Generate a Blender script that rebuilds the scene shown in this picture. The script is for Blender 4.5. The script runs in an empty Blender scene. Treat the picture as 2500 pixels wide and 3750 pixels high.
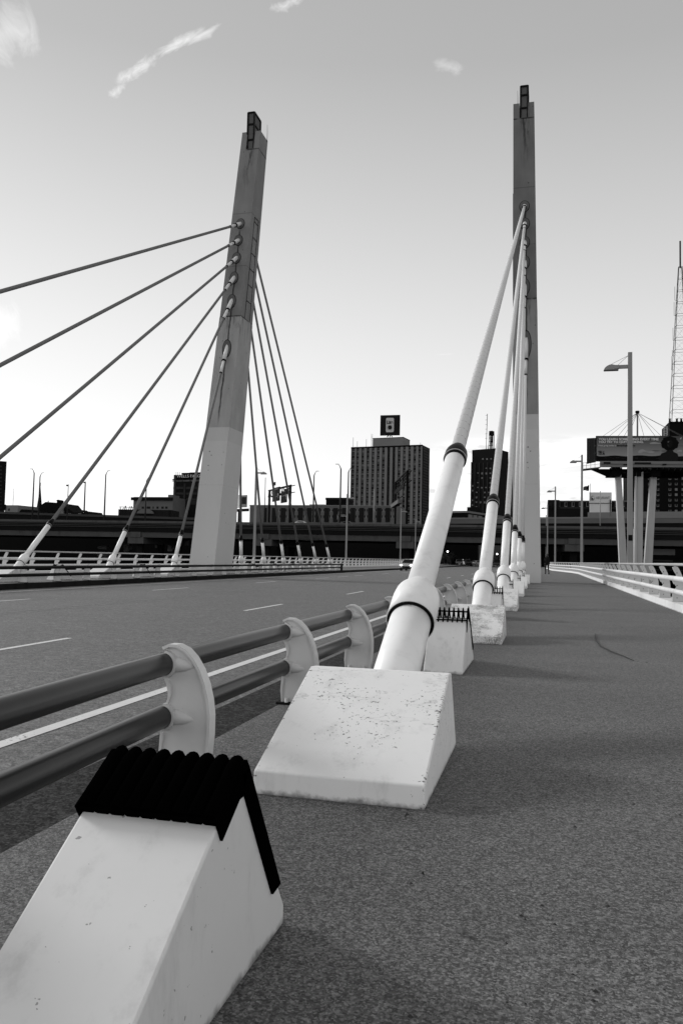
import bpy, bmesh, math, random
from mathutils import Vector, Matrix
random.seed(7)
PI = math.pi
S = bpy.context.scene
COL = S.collection

# ------------------------------------------------------------------ camera
F = 2917.0; HC = 1.15                      # focal length in photo pixels, eye height above the walkway
yaw = math.atan(745 / F); pit = math.atan(169 / F); rol = 0.0208
W = Vector((-math.sin(yaw) * math.cos(pit), math.cos(yaw) * math.cos(pit), math.sin(pit)))
r0 = Vector((math.cos(yaw), math.sin(yaw), 0)); u0 = r0.cross(W)
R = r0 * math.cos(rol) + u0 * math.sin(rol); U = -r0 * math.sin(rol) + u0 * math.cos(rol)
C = Vector((0, 0, HC))
cam = bpy.data.objects.new('camera', bpy.data.cameras.new('camera')); COL.objects.link(cam)
cam.matrix_world = Matrix(((R.x, U.x, -W.x, C.x), (R.y, U.y, -W.y, C.y), (R.z, U.z, -W.z, C.z), (0, 0, 0, 1)))
cam.data.sensor_fit = 'VERTICAL'; cam.data.sensor_height = 36; cam.data.lens = F / 3750 * 36
cam.data.clip_start = 0.05; cam.data.clip_end = 6000
S.camera = cam
def ray(x, y): return W + R * ((x - 1250) / F) - U * ((y - 1875) / F)
def atZ(x, y, Z): return C + ray(x, y) * Z
def rdir(x, y): return ray(x, y).normalized()

# ------------------------------------------------------------------ exposure
S.view_settings.view_transform = 'Standard'; S.view_settings.look = 'None'
S.view_settings.gamma = 1; S.view_settings.exposure = 0.20
S.render.resolution_x = 682; S.render.resolution_y = 1024

# ------------------------------------------------------------------ node helpers
class NT:
    def __init__(s, tree): s.t = tree; s.n = tree.nodes; s.l = tree.links
    def new(s, k, **kw):
        n = s.n.new(k)
        for a, v in kw.items(): setattr(n, a, v)
        return n
    def put(s, sock, v):
        if isinstance(v, bpy.types.NodeSocket): s.l.new(v, sock)
        elif v is not None: sock.default_value = v
    def m(s, op, a, b=None, c=None, clamp=False):
        n = s.new('ShaderNodeMath', operation=op, use_clamp=clamp)
        for i, v in enumerate((a, b, c)): s.put(n.inputs[i], v)
        return n.outputs[0]
    def rng(s, v, a, b, c=0.0, d=1.0, smooth=True):
        n = s.new('ShaderNodeMapRange', interpolation_type='SMOOTHSTEP' if smooth else 'LINEAR')
        for i, x in enumerate((v, a, b, c, d)): s.put(n.inputs[i], x)
        return n.outputs[0]
    def dot(s, v, vec):
        n = s.new('ShaderNodeVectorMath', operation='DOT_PRODUCT'); s.put(n.inputs[0], v); n.inputs[1].default_value = vec
        return n.outputs['Value']
    def noise(s, v, scale, detail=3, rough=0.55, dist=0.0):
        n = s.new('ShaderNodeTexNoise'); s.put(n.inputs['Vector'], v); n.inputs['Scale'].default_value = scale
        n.inputs['Detail'].default_value = detail; n.inputs['Roughness'].default_value = rough; n.inputs['Distortion'].default_value = dist
        return n.outputs['Fac']
    def mapping(s, v, scale=(1, 1, 1), rot=(0, 0, 0), loc=(0, 0, 0)):
        n = s.new('ShaderNodeMapping'); s.put(n.inputs['Vector'], v)
        n.inputs['Scale'].default_value = scale; n.inputs['Rotation'].default_value = rot; n.inputs['Location'].default_value = loc
        return n.outputs[0]
    def mix(s, f, a, b):
        n = s.new('ShaderNodeMix', data_type='FLOAT'); s.put(n.inputs[0], f); s.put(n.inputs[2], a); s.put(n.inputs[3], b)
        return n.outputs[0]

# ------------------------------------------------------------------ sky and sun
SUN_TO = Vector((-0.93, 0.22, 0.42)).normalized()
sun_el = math.asin(SUN_TO.z); sun_az = math.atan2(SUN_TO.x, SUN_TO.y)
world = bpy.data.worlds.new("World"); S.world = world; world.use_nodes = True
n = NT(world.node_tree); n.n.clear()
out = n.new('ShaderNodeOutputWorld'); bg = n.new('ShaderNodeBackground'); n.l.new(bg.outputs[0], out.inputs[0])
sky = n.new('ShaderNodeTexSky', sky_type='NISHITA'); sky.sun_disc = False
sky.sun_elevation = sun_el; sky.sun_rotation = sun_az; sky.air_density = 1.4; sky.dust_density = 3.0
tc = n.new('ShaderNodeTexCoord'); D = tc.outputs['Generated']
bw = n.new('ShaderNodeRGBToBW'); n.l.new(sky.outputs[0], bw.inputs[0])
el = n.dot(D, (0, 0, 1))
# overcast-thin sky of a black and white picture: bright towards the horizon, greyer overhead
rp = n.new('ShaderNodeValToRGB'); n.l.new(el, rp.inputs[0])
cr = rp.color_ramp
for i, (p, v) in enumerate([(0.0, 8.5), (0.05, 8.2), (0.12, 7.6), (0.25, 6.5), (0.40, 5.15), (0.54, 3.9), (0.75, 3.3), (1.0, 3.0)]):
    e = cr.elements[i] if i < 2 else cr.elements.new(p)
    e.position = p; e.color = (v / 10, v / 10, v / 10, 1)
base = n.m('MULTIPLY', rp.outputs[0], 10.0)
nis = n.m('POWER', n.m('MAXIMUM', bw.outputs[0], 0.01), 0.10)     # the daylight model's own variation with direction
sk = n.m('MULTIPLY', base, n.m('MULTIPLY', nis, 0.95))
# brighter on the sun's side
sd = n.m('MAXIMUM', n.dot(D, (-0.96, 0.28, 0.0)), 0.0)
sk = n.m('MULTIPLY', sk, n.m('MULTIPLY_ADD', sd, 0.14, 0.97))
# added brightening of the unseen sky behind the camera, fills the front faces
bk = n.rng(n.dot(D, (0.1, -1.0, 0.05)), 0.0, 0.8)
sk = n.m('MULTIPLY', sk, n.m('MULTIPLY_ADD', bk, 0.45, 1.0))
# clouds low over the horizon
cn = n.noise(n.mapping(D, (3.0, 3.0, 15)), 2.6, 7, 0.62, 0.5)
cn2 = n.noise(n.mapping(D, (2.2, 2.2, 34), loc=(5, 2, 9)), 2.2, 6, 0.6, 0.4)
right = n.rng(n.dot(D, (0.98, 0.2, 0)), -0.08, 0.12)
top = n.m('MULTIPLY_ADD', right, 0.055, 0.10)
low = n.m('MULTIPLY', n.rng(el, 0.0, 0.03), n.rng(n.m('SUBTRACT', top, el), -0.004, 0.02))
sk = n.mix(n.m('MULTIPLY', n.rng(cn, 0.36, 0.50), n.m('MULTIPLY', low, n.m('MULTIPLY_ADD', right, 0.65, 0.3))), sk, 10.4)
sk = n.mix(n.m('MULTIPLY', n.m('MULTIPLY', n.rng(cn, 0.53, 0.66), low), n.m('MULTIPLY_ADD', right, 0.65, 0.2)), sk, 6.0)
sk = n.mix(n.m('MULTIPLY', n.m('MULTIPLY', n.rng(cn2, 0.56, 0.68), n.rng(el, 0.085, 0.05)), 0.38), sk, 6.4)
# single wisps of cloud, each at its own direction in the sky
def wisp(p0, p1, width, amt, freq=3.0, thr=0.42, bend=0.8):
    global sk
    a = rdir(*p0); b = rdir(*p1); c = ((a + b) / 2).normalized(); t = (b - a); L = t.length / 2; t.normalize()
    q = c.cross(t).normalized(); rel = n_sub(c)
    u_ = n.m('DIVIDE', n.dot(rel, tuple(t)), L); v_ = n.m('DIVIDE', n.dot(rel, tuple(q)), width)
    cv = n.new('ShaderNodeCombineXYZ'); n.put(cv.inputs[0], u_); n.put(cv.inputs[1], n.m('MULTIPLY', v_, 0.7)); cv.inputs[2].default_value = p0[0] * .013
    fil = n.noise(cv.outputs[0], freq, 8, 0.68, 0.9)
    cw_ = n.new('ShaderNodeCombineXYZ'); n.put(cw_.inputs[0], u_); cw_.inputs[1].default_value = p0[1] * .01
    vb = n.m('ADD', v_, n.m('MULTIPLY', n.m('SUBTRACT', n.noise(cw_.outputs[0], 1.6, 3), 0.5), bend * 4))
    env = n.m('MULTIPLY', n.rng(n.m('ABSOLUTE', u_), 1.05, 0.2), n.rng(n.m('ABSOLUTE', vb), 1.0, -0.3))
    mk = n.m('MULTIPLY', n.rng(n.m('ADD', env, n.m('MULTIPLY', n.m('SUBTRACT', fil, 0.5), 1.5)), thr, thr + 0.75, smooth=False), n.rng(env, 0.0, 0.35))
    mk = n.m('MULTIPLY', mk, n.rng(n.dot(D, tuple(c)), 0.8, 0.9))
    sk = n.mix(n.m('MULTIPLY', mk, amt), sk, 9.6)
def n_sub(c):
    k = n.new('ShaderNodeVectorMath', operation='SUBTRACT'); n.l.new(D, k.inputs[0]); k.inputs[1].default_value = tuple(c); return k.outputs[0]
wisp((405, 318), (600, 190), 0.0105, .62, 2.2, 0.2, .25)
wisp((520, 230), (850, 65), 0.0105, .6, 2.2, 0.22, .3)
wisp((385, 360), (470, 305), 0.009, 0.45, 2.0, 0.2, .2)
wisp((-130, 150), (190, 80), 0.050, 0.5, 1.6, 0.25, .3)
wisp((960, 50), (1150, -25), 0.011, 0.45, 2.4, 0.3, .4)
wisp((1560, 232), (1720, 258), 0.012, 0.30, 2.0, 0.2, .2)
wisp((-90, 1200), (100, 1150), 0.038, 0.9, 1.8, 0.2, .3)
wisp((1580, 1300), (1680, 1295), 0.002, 0.2, 2.0, 0.2, .1)
cmb = n.new('ShaderNodeCombineColor')
for i in range(3): n.l.new(sk, cmb.inputs[i])
n.l.new(cmb.outputs[0], bg.inputs[0]); bg.inputs[1].default_value = 0.10

sun = bpy.data.lights.new('sun', 'SUN'); sun.energy = 2.3; sun.angle = math.radians(15); sun.color = (1, 1, 1)
so = bpy.data.objects.new('sun', sun); COL.objects.link(so)
so.rotation_euler = SUN_TO.to_track_quat('Z', 'Y').to_euler()

DULL = ('kerb concrete', 'black steel tube', 'black rubber boot', 'shaded cable sheath', 'painted lamp pole', 'left pylon concrete', 'dark masonry', 'dark roofing', 'dark ground and shade wall', 'shaded freeway concrete', 'black spike paint', 'dark window glass', 'dark spandrel', 'freeway girder', 'black sign face', 'dark kerb face', 'black clothing', 'dark lamp pole', 'dark joint', 'freeway concrete', 'tower concrete', 'grey masonry')
# ------------------------------------------------------------------ materials (greys only)
def mat(name, v, rough=0.8, metal=0.0, var=0.0, vscale=2.0, stretch=(1, 1, 1), bump=0.0, bscale=60, pits=None, streak=None, grain=None, wear=None, emit=0, coat=0, dirt=0, mottle=None, crack=0, stones=None):
    m = bpy.data.materials.new(name); m.use_nodes = True; k = NT(m.node_tree); b = m.node_tree.nodes['Principled BSDF']
    if name in DULL: b.inputs['Specular IOR Level'].default_value = 0.0 if 'spike' in name else 0.08
    if name == 'dull grey steel tube': b.inputs['Specular IOR Level'].default_value = 0.32
    b.inputs['Roughness'].default_value = rough; b.inputs['Metallic'].default_value = metal
    b.inputs['Base Color'].default_value = (v, v, v, 1)
    if coat: b.inputs['Coat Weight'].default_value = coat
    t = k.new('ShaderNodeTexCoord'); P = t.outputs['Object']
    val = v; h = None
    if var:
        f = k.noise(k.mapping(P, stretch), vscale, 5, 0.6)
        val = k.m('MULTIPLY', v, k.m('MULTIPLY_ADD', k.m('SUBTRACT', f, 0.5), var * 2, 1.0)); h = f
    if grain:                                        # (scale, low, high)
        g = k.noise(P, grain[0], 2, 0.7); g2 = k.noise(P, grain[0] * 0.37, 2, 0.6)
        gg = k.m('ADD', k.m('MULTIPLY', g, 0.65), k.m('MULTIPLY', g2, 0.35))
        val = k.m('MULTIPLY', val, k.rng(gg, 0.42, 0.58, grain[1], grain[2])); h = gg
    if stones:                                       # exposed aggregate: every stone its own grey, at several grain sizes
        acc = None
        for sc_, wt in stones:
            vo = k.new('ShaderNodeTexVoronoi'); k.put(vo.inputs['Vector'], P); vo.inputs['Scale'].default_value = sc_
            sp_ = k.new('ShaderNodeSeparateColor'); k.l.new(vo.outputs['Color'], sp_.inputs[0])
            q_ = k.m('MULTIPLY', k.m('POWER', sp_.outputs[0], 2.2), wt); acc = q_ if acc is None else k.m('ADD', acc, q_)
        val = k.m('MULTIPLY', val, k.m('ADD', acc, 0.22)); h = acc
    if mottle:
        val = k.m('MULTIPLY', val, k.m('MULTIPLY_ADD', k.m('SUBTRACT', k.noise(P, mottle[0], 4, 0.75), 0.5), mottle[1] * 2.5, 1.0))
    if streak:                                       # dirt running down: amount, scale
        f = k.noise(k.mapping(P, (streak[1], streak[1], streak[1] * 0.07)), 1.0, 4, 0.6)
        val = k.m('MULTIPLY', val, k.rng(f, 0.50, 0.75, 1.0, 1 - streak[0]))
    if wear:                                         # (patch scale, threshold, grey, fine scale): bare patches where paint has gone
        big = k.noise(P, wear[0], 2, 0.5); fine = k.noise(k.mapping(P, (1, 1, 1)), wear[3], 4, 0.7)
        f = k.m('ADD', k.m('MULTIPLY', big, 0.35), k.m('MULTIPLY', fine, 0.65))
        val = k.mix(k.rng(f, wear[1], wear[1] + 0.035), val, wear[2])
    if pits:                                         # (fine scale, threshold, cluster scale, cluster strength, grey, edge half width)
        fine = k.noise(k.mapping(P, (0.75, 1, 1)), pits[0], 3, 0.62); cl = k.noise(P, pits[2], 3, 0.6)
        th = k.m('SUBTRACT', pits[1], k.m('MULTIPLY', k.rng(cl, 0.44, 0.66), pits[3]))
        if len(pits) > 5:
            sx_ = k.new('ShaderNodeSeparateXYZ'); k.l.new(P, sx_.inputs[0])
            ax_ = k.m('ABSOLUTE', sx_.outputs[0])
            th = k.m('SUBTRACT', th, k.m('MULTIPLY', k.m('MULTIPLY', k.rng(ax_, pits[5] - 0.018, pits[5] - 0.004), k.m('LESS_THAN', ax_, pits[5] + 0.0055)), 0.10))
        val = k.mix(k.rng(fine, th, k.m('ADD', th, 0.012)), val, pits[4])
    if crack:
        cn_ = k.noise(k.mapping(P, (0.7, 2.2, 2.2)), 1.7, 5, 0.55); cm_ = k.noise(P, 1.3, 2)
        ck = k.m('MULTIPLY', k.m('LESS_THAN', k.m('ABSOLUTE', k.m('SUBTRACT', cn_, 0.5)), 0.0035), k.rng(cm_, 0.42, 0.52))
        val = k.mix(k.m('MULTIPLY', ck, 0.25), val, 0.12)
    if dirt:                                         # grime splashed up from the paving, and faint smears
        sz_ = k.new('ShaderNodeSeparateXYZ'); k.l.new(P, sz_.inputs[0])
        dn_ = k.noise(P, 14, 5, 0.65)
        val = k.m('MULTIPLY', val, k.rng(k.m('SUBTRACT', sz_.outputs[2], k.m('MULTIPLY', dn_, 0.07)), -0.035, 0.0, 0.30, 1.0))
        val = k.m('MULTIPLY', val, k.rng(k.noise(k.mapping(P, (3, 3, 1)), 2.4, 6, 0.7), 0.50, 0.78, 1.0, 0.80))
    if not isinstance(val, float):
        cc = k.new('ShaderNodeCombineColor')
        for i in range(3): k.l.new(val, cc.inputs[i])
        k.l.new(cc.outputs[0], b.inputs['Base Color'])
    if bump:
        bb = k.noise(P, bscale, 4, 0.6) if h is None or not grain else h
        bn = k.new('ShaderNodeBump'); bn.inputs['Strength'].default_value = bump; bn.inputs['Distance'].default_value = 0.01
        k.l.new(bb, bn.inputs['Height']); k.l.new(bn.outputs[0], b.inputs['Normal'])
    if emit:
        b.inputs['Emission Color'].default_value = (1, 1, 1, 1); b.inputs['Emission Strength'].default_value = emit
    return m

M = dict(
    walk=mat('walkway aggregate', 0.090, 0.74, var=0.36, vscale=0.6, stretch=(0.35, 1.3, 1), mottle=(9, 0.14), stones=((150, 1.7), (85, 0.9), (34, 0.2)), bump=0.6, bscale=160),
    road=mat('grooved asphalt', 0.100, 0.70, var=0.32, vscale=1.3, stretch=(0.4, 4.5, 1), mottle=(7, 0.25), stones=((110, 1.1), (48, 0.9), (16, 0.5)), bump=0.3, bscale=90),
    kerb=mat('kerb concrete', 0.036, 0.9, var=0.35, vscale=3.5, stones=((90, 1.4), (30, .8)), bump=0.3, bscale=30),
    kerbdark=mat('dark kerb face', 0.012, 0.9, var=0.7, vscale=2.5, streak=(0.6, 3.0)),  # much darker than the walkway, streaked downwards
    lane=mat('lane paint', 0.62, 0.8, var=0.15, vscale=6, wear=(3, 0.60, 0.17, 28)),
    laneworn=mat('worn lane paint', 0.25, 0.85, var=0.2, vscale=6, wear=(2, 0.52, 0.12, 20)),
    white=mat('white coated concrete', 0.66, 0.75, var=0.05, vscale=2.5, bump=0.05, bscale=40, pits=(30, 0.735, 2.2, 0.05, 0.30, 0.40), dirt=1),
    whitepit=mat('pitted white concrete', 0.76, 0.8, var=0.06, vscale=3.0, bump=0.08, bscale=50, pits=(62, 0.745, 2.3, 0.125, 0.15, 0.413), dirt=1, crack=1),
    whiteworn=mat('peeling white concrete', 0.70, 0.85, var=0.08, vscale=3.0, bump=0.1, bscale=50, wear=(5, 0.515, 0.26, 75), dirt=1),
    whiteworn2=mat('lightly peeling white concrete', 0.70, 0.85, var=0.08, vscale=3.0, bump=0.1, bscale=50, wear=(6, 0.54, 0.30, 70), dirt=1),
    pipe=mat('white pipe paint', 0.80, 0.42, var=0.06, vscale=1.6, stretch=(1, 1, 0.5), bump=0.02, bscale=8, streak=(0.10, 9.0)),
    sheath=mat('cable sheath', 0.62, 0.5, var=0.05, vscale=3), sheathshade=mat('shaded cable sheath', 0.17, 0.7, var=0.15, vscale=1),  # left cables: their shade is put into the darker sheath grey
    tubeblack=mat('black steel tube', 0.008, 0.6),
    rubber=mat('black rubber boot', 0.003, 0.45),
    gap=mat('dark joint', 0.006, 0.9),
    steelwhite=mat('white painted casting', 0.58, 0.6, var=0.10, vscale=5, wear=(8, 0.68, 0.05, 40), bump=0.06, bscale=60),
    tube=mat('dull grey steel tube', 0.016, 0.30, 0.0, var=0.5, vscale=3.0, bump=0.03, bscale=40),
    tubewhite=mat('white steel tube', 0.70, 0.45, var=0.06, vscale=2, streak=(0.2, 6)),
    tubegrey=mat('grey handrail tube', 0.42, 0.45, 0.2),
    blackpaint=mat('black spike paint', 0.001, 0.9),
    pole=mat('painted lamp pole', 0.26, 0.6, 0.0, var=0.1, vscale=0.6),
    lens=mat('lamp lens', 0.05, 0.2),
    darkpole=mat('dark lamp pole', 0.03, 0.6),
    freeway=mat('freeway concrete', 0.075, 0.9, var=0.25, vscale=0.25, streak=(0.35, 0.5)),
    freewayshade=mat('shaded freeway concrete', 0.008, 0.9, var=0.3, vscale=0.3),  # shade under the deck put into a near-black concrete
    girder=mat('freeway girder', 0.045, 0.85, var=0.2, vscale=0.2),
    under=mat('dark ground and shade wall', 0.006, 0.95, var=0.4, vscale=0.05),
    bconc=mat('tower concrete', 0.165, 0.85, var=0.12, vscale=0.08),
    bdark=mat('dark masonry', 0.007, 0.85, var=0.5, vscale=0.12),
    bblack=mat('dark roofing', 0.004, 0.9, var=0.3, vscale=0.2),
    bmid=mat('grey masonry', 0.11, 0.85, var=0.2, vscale=0.2),
    blight=mat('light masonry', 0.15, 0.85, var=0.1, vscale=0.2),
    bwhite=mat('white panel', 0.55, 0.8, var=0.05, vscale=0.3),
    glass=mat('dark window glass', 0.004, 0.3),
    blind=mat('window with blind', 0.09, 0.5, var=0.3, vscale=0.5),
    spandrel=mat('dark spandrel', 0.022, 0.6, var=0.4, vscale=0.3),
    signblack=mat('black sign face', 0.006, 0.5),
    signwhite=mat('light sign lettering', 0.55, 0.6),
    signgrey=mat('grey sign print', 0.24, 0.6),
    can=mat('printed can', 0.42, 0.6),
    carsilver=mat('silver car paint', 0.45, 0.25, 0.4, coat=0.5),
    carblack=mat('black car paint', 0.01, 0.2, coat=0.5),
    carwhite=mat('white car paint', 0.6, 0.3, coat=0.4),
    tyre=mat('tyre rubber', 0.012, 0.8),
    headlight=mat('lit headlight', 0.8, 0.2, emit=6),
    globe=mat('lit lamp globe', 0.8, 0.3, emit=4),
    cloth=mat('black clothing', 0.008, 0.9, var=0.3, vscale=6),
    skin=mat('skin', 0.20, 0.6), hair=mat('dark hair', 0.01, 0.6),
    leaf=mat('dark leaves', 0.03, 0.7, var=0.5, vscale=1.5), bark=mat('bark', 0.03, 0.9),
    twig=mat('dry twig', 0.03, 0.9), deadleaf=mat('dry leaf', 0.22, 0.8),
)

# pylon: worn concrete with a painted lower part, rust runs below the anchors, board joints
def pylon_mat(name, zpaint, ucen, va, vb):
    m = bpy.data.materials.new(name); m.use_nodes = True; k = NT(m.node_tree); b = m.node_tree.nodes['Principled BSDF']
    t = k.new('ShaderNodeTexCoord'); P = t.outputs['Object']; UV = t.outputs['UV']
    sp = k.new('ShaderNodeSeparateXYZ'); k.l.new(UV, sp.inputs[0]); u, z = sp.outputs[0], sp.outputs[1]
    blot = k.noise(k.mapping(P, (1, 1, 0.35)), 0.9, 5, 0.6)
    val = k.m('MULTIPLY', k.mix(k.m('LESS_THAN', z, 16.75), va, vb), k.m('MULTIPLY_ADD', k.m('SUBTRACT', blot, 0.5), 0.9, 1.0))
    pt = k.m('MULTIPLY', 0.50, k.m('MULTIPLY_ADD', k.m('SUBTRACT', blot, 0.5), 0.12, 1.0))
    val = k.mix(k.m('LESS_THAN', z, zpaint), val, pt)
    band = k.m('MULTIPLY', k.m('LESS_THAN', z, zpaint - 0.9), k.m('GREATER_THAN', z, 0))
    val = k.m('MULTIPLY', val, k.mix(band, 0.93, 1.0))
    # run-off stain down the anchor line
    jit = k.m('MULTIPLY', k.m('SUBTRACT', k.noise(k.mapping(P, (2, 2, 1.2)), 1.5, 4, 0.6), 0.5), 0.10)
    du = k.m('ABSOLUTE', k.m('ADD', k.m('SUBTRACT', u, ucen), jit))
    run = k.m('MULTIPLY', k.rng(du, 0.055, 0.015), k.m('MULTIPLY', k.rng(z, zpaint - 0.2, zpaint + 1.5), k.rng(z, 23.0, 22.4)))
    val = k.m('MULTIPLY', val, k.m('SUBTRACT', 1.0, k.m('MULTIPLY', run, 0.85)))
    sm = k.noise(k.mapping(P, (5, 5, 0.45)), 1.3, 5, 0.65)
    topd = k.m('MULTIPLY', k.m('MULTIPLY', k.rng(z, 24.5, 28.5), k.rng(sm, 0.42, 0.62)), k.rng(du, 0.30, 0.08))
    val = k.m('MULTIPLY', val, k.m('SUBTRACT', 1.0, k.m('MULTIPLY', topd, 0.8)))
    ledr = k.m('MULTIPLY', k.m('MULTIPLY', k.rng(z, 14.6, 16.6), k.m('LESS_THAN', z, 16.75)), k.rng(sm, 0.48, 0.66))
    val = k.m('MULTIPLY', val, k.m('SUBTRACT', 1.0, k.m('MULTIPLY', ledr, 0.55)))
    # spots
    vo = k.new('ShaderNodeTexVoronoi'); k.put(vo.inputs['Vector'], P); vo.inputs['Scale'].default_value = 2.6
    cl = k.noise(P, 0.7, 2)
    sp2 = k.m('LESS_THAN', vo.outputs['Distance'], k.m('MULTIPLY', k.rng(cl, 0.4, 0.7), 0.13))
    val = k.mix(k.m('MULTIPLY', sp2, 0.75), val, 0.03)
    # lift joints
    for zj, w, a in ((16.75, 0.05, 0.85), (28.5, 0.045, 0.85), (23.9, 0.03, 0.35), (20.2, 0.02, 0.4), (5.6, 0.02, 0.12)):
        j = k.m('LESS_THAN', k.m('ABSOLUTE', k.m('SUBTRACT', z, zj)), w)
        jn = k.rng(k.noise(P, 1.6, 3), 0.30, 0.55)
        val = k.m('MULTIPLY', val, k.m('SUBTRACT', 1.0, k.m('MULTIPLY', k.m('MULTIPLY', j, jn), a)))
    cc = k.new('ShaderNodeCombineColor')
    for i in range(3): k.l.new(val, cc.inputs[i])
    k.l.new(cc.outputs[0], b.inputs['Base Color']); b.inputs['Roughness'].default_value = 0.85
    bn = k.new('ShaderNodeBump'); bn.inputs['Strength'].default_value = 0.15; k.l.new(k.noise(P, 9, 5, 0.6), bn.inputs['Height']); k.l.new(bn.outputs[0], b.inputs['Normal'])
    return m
M['pylonR'] = pylon_mat('right pylon concrete', 9.7, 0.56, 0.145, 0.25)
M['pylonL'] = pylon_mat('left pylon concrete', 9.33, 0.52, 0.20, 0.35)

# ------------------------------------------------------------------ mesh builder
class MB:
    def __init__(s): s.b = bmesh.new()
    def quadbox(s, v8, bevel=0):
        vs = [s.b.verts.new(v) for v in v8]
        fs = [s.b.faces.new([vs[i] for i in q]) for q in ((3, 2, 1, 0), (4, 5, 6, 7), (0, 1, 5, 4), (1, 2, 6, 5), (2, 3, 7, 6), (3, 0, 4, 7))]
        if bevel:
            es = {e for f in fs for e in f.edges}
            bmesh.ops.bevel(s.b, geom=list(es), offset=bevel, segments=3, profile=0.5, affect='EDGES')
        return s
    def box(s, x0, x1, y0, y1, z0, z1, bevel=0):
        return s.quadbox([(x0, y0, z0), (x1, y0, z0), (x1, y1, z0), (x0, y1, z0), (x0, y0, z1), (x1, y0, z1), (x1, y1, z1), (x0, y1, z1)], bevel)
    def bar(s, a, b, w, h=None, up=(0, 0, 1)):
        a = Vector(a); b = Vector(b); h = h or w; d = (b - a).normalized(); up = Vector(up)
        if abs(d.dot(up)) > 0.99: up = Vector((0, 1, 0))
        x = d.cross(up).normalized() * (w / 2); y = x.cross(d).normalized() * (h / 2)
        return s.quadbox([a - x - y, a + x - y, a + x + y, a - x + y, b - x - y, b + x - y, b + x + y, b - x + y])
    def tube(s, pts, rad, seg=12, cap=True, smooth=True):
        pts = [Vector(p) for p in pts]
        if not isinstance(rad, (list, tuple)): rad = [rad] * len(pts)
        rings = []; prev = None
        for i, p in enumerate(pts):
            d = (pts[min(i + 1, len(pts) - 1)] - pts[max(i - 1, 0)]).normalized()
            if prev is None:
                up = Vector((0, 0, 1)) if abs(d.z) < 0.99 else Vector((1, 0, 0))
                x = d.cross(up).normalized()
            else:
                x = (prev - d * prev.dot(d)).normalized()
            prev = x; y = x.cross(d)
            rings.append([s.b.verts.new(p + (x * math.cos(2 * PI * j / seg) + y * math.sin(2 * PI * j / seg)) * rad[i]) for j in range(seg)])
        for a, c in zip(rings, rings[1:]):
            for j in range(seg):
                f = s.b.faces.new((a[j], c[j], c[(j + 1) % seg], a[(j + 1) % seg])); f.smooth = smooth
        if cap: s.b.faces.new(rings[0]); s.b.faces.new(rings[-1][::-1])
        return s
    def prism(s, poly, fn, t0, t1, bevel=0):
        """poly: 2-D outline, fn(a,b,t)->3-D, extruded from t0 to t1"""
        A = [s.b.verts.new(fn(a, b, t0)) for a, b in poly]; B = [s.b.verts.new(fn(a, b, t1)) for a, b in poly]
        fs = [s.b.faces.new(A), s.b.faces.new(B[::-1])]
        for i in range(len(poly)):
            j = (i + 1) % len(poly); fs.append(s.b.faces.new((A[j], A[i], B[i], B[j])))
        if bevel:
            bmesh.ops.bevel(s.b, geom=list({e for f in fs for e in f.edges}), offset=bevel, segments=3, profile=0.5, affect='EDGES')
        return s
    def ball(s, c, r, sx=1, sy=1, sz=1, seg=12):
        bmesh.ops.create_uvsphere(s.b, u_segments=seg, v_segments=max(6, seg // 2 + 2), radius=r, matrix=Matrix.Translation(c) @ Matrix.Diagonal((sx, sy, sz, 1)))
        for f in s.b.faces[-seg * 6:]: f.smooth = True
        return s
    def mesh(s, name):
        bmesh.ops.recalc_face_normals(s.b, faces=s.b.faces)
        me = bpy.data.meshes.new(name); s.b.to_mesh(me); s.b.free(); return me
    def obj(s, name, m, parent=None, loc=None):
        me = s.mesh(name); me.materials.append(M[m] if isinstance(m, str) else m)
        o = bpy.data.objects.new(name, me); COL.objects.link(o)
        if parent: o.parent = parent
        if loc is not None: o.location = loc
        return o

def tag(o, label, cat, group=None, kind=None):
    if label: o['label'] = label
    if cat: o['category'] = cat
    if group: o['group'] = group
    if kind: o['kind'] = kind
    return o
def struct(o, label=None): o['kind'] = 'structure'; return o
def thing(name, label, cat, loc=(0, 0, 0), rz=0, group=None):
    o = bpy.data.objects.new(name, None); COL.objects.link(o); o.location = loc; o.rotation_euler = (0, 0, rz); o.empty_display_size = 0.3
    return tag(o, label, cat, group)
def inst(src, parent, loc=(0, 0, 0), rot=(0, 0, 0), scale=None, name=None):
    o = src.copy(); COL.objects.link(o); o.parent = parent; o.location = loc; o.rotation_euler = rot
    if scale: o.scale = scale
    if name: o.name = name
    return o
def kids(o): return [c for c in bpy.data.objects if c.parent == o]
def dup(root, loc, rz=0, label=None, group=None, scale=None):
    r = root.copy(); COL.objects.link(r); r.location = loc; r.rotation_euler = (0, 0, rz)
    if scale: r.scale = (scale,) * 3
    if label: r['label'] = label
    if group: r['group'] = group
    for ch in kids(root):
        c = ch.copy(); COL.objects.link(c); c.parent = r
        for g in kids(ch):
            d = g.copy(); COL.objects.link(d); d.parent = c
    return r
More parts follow.
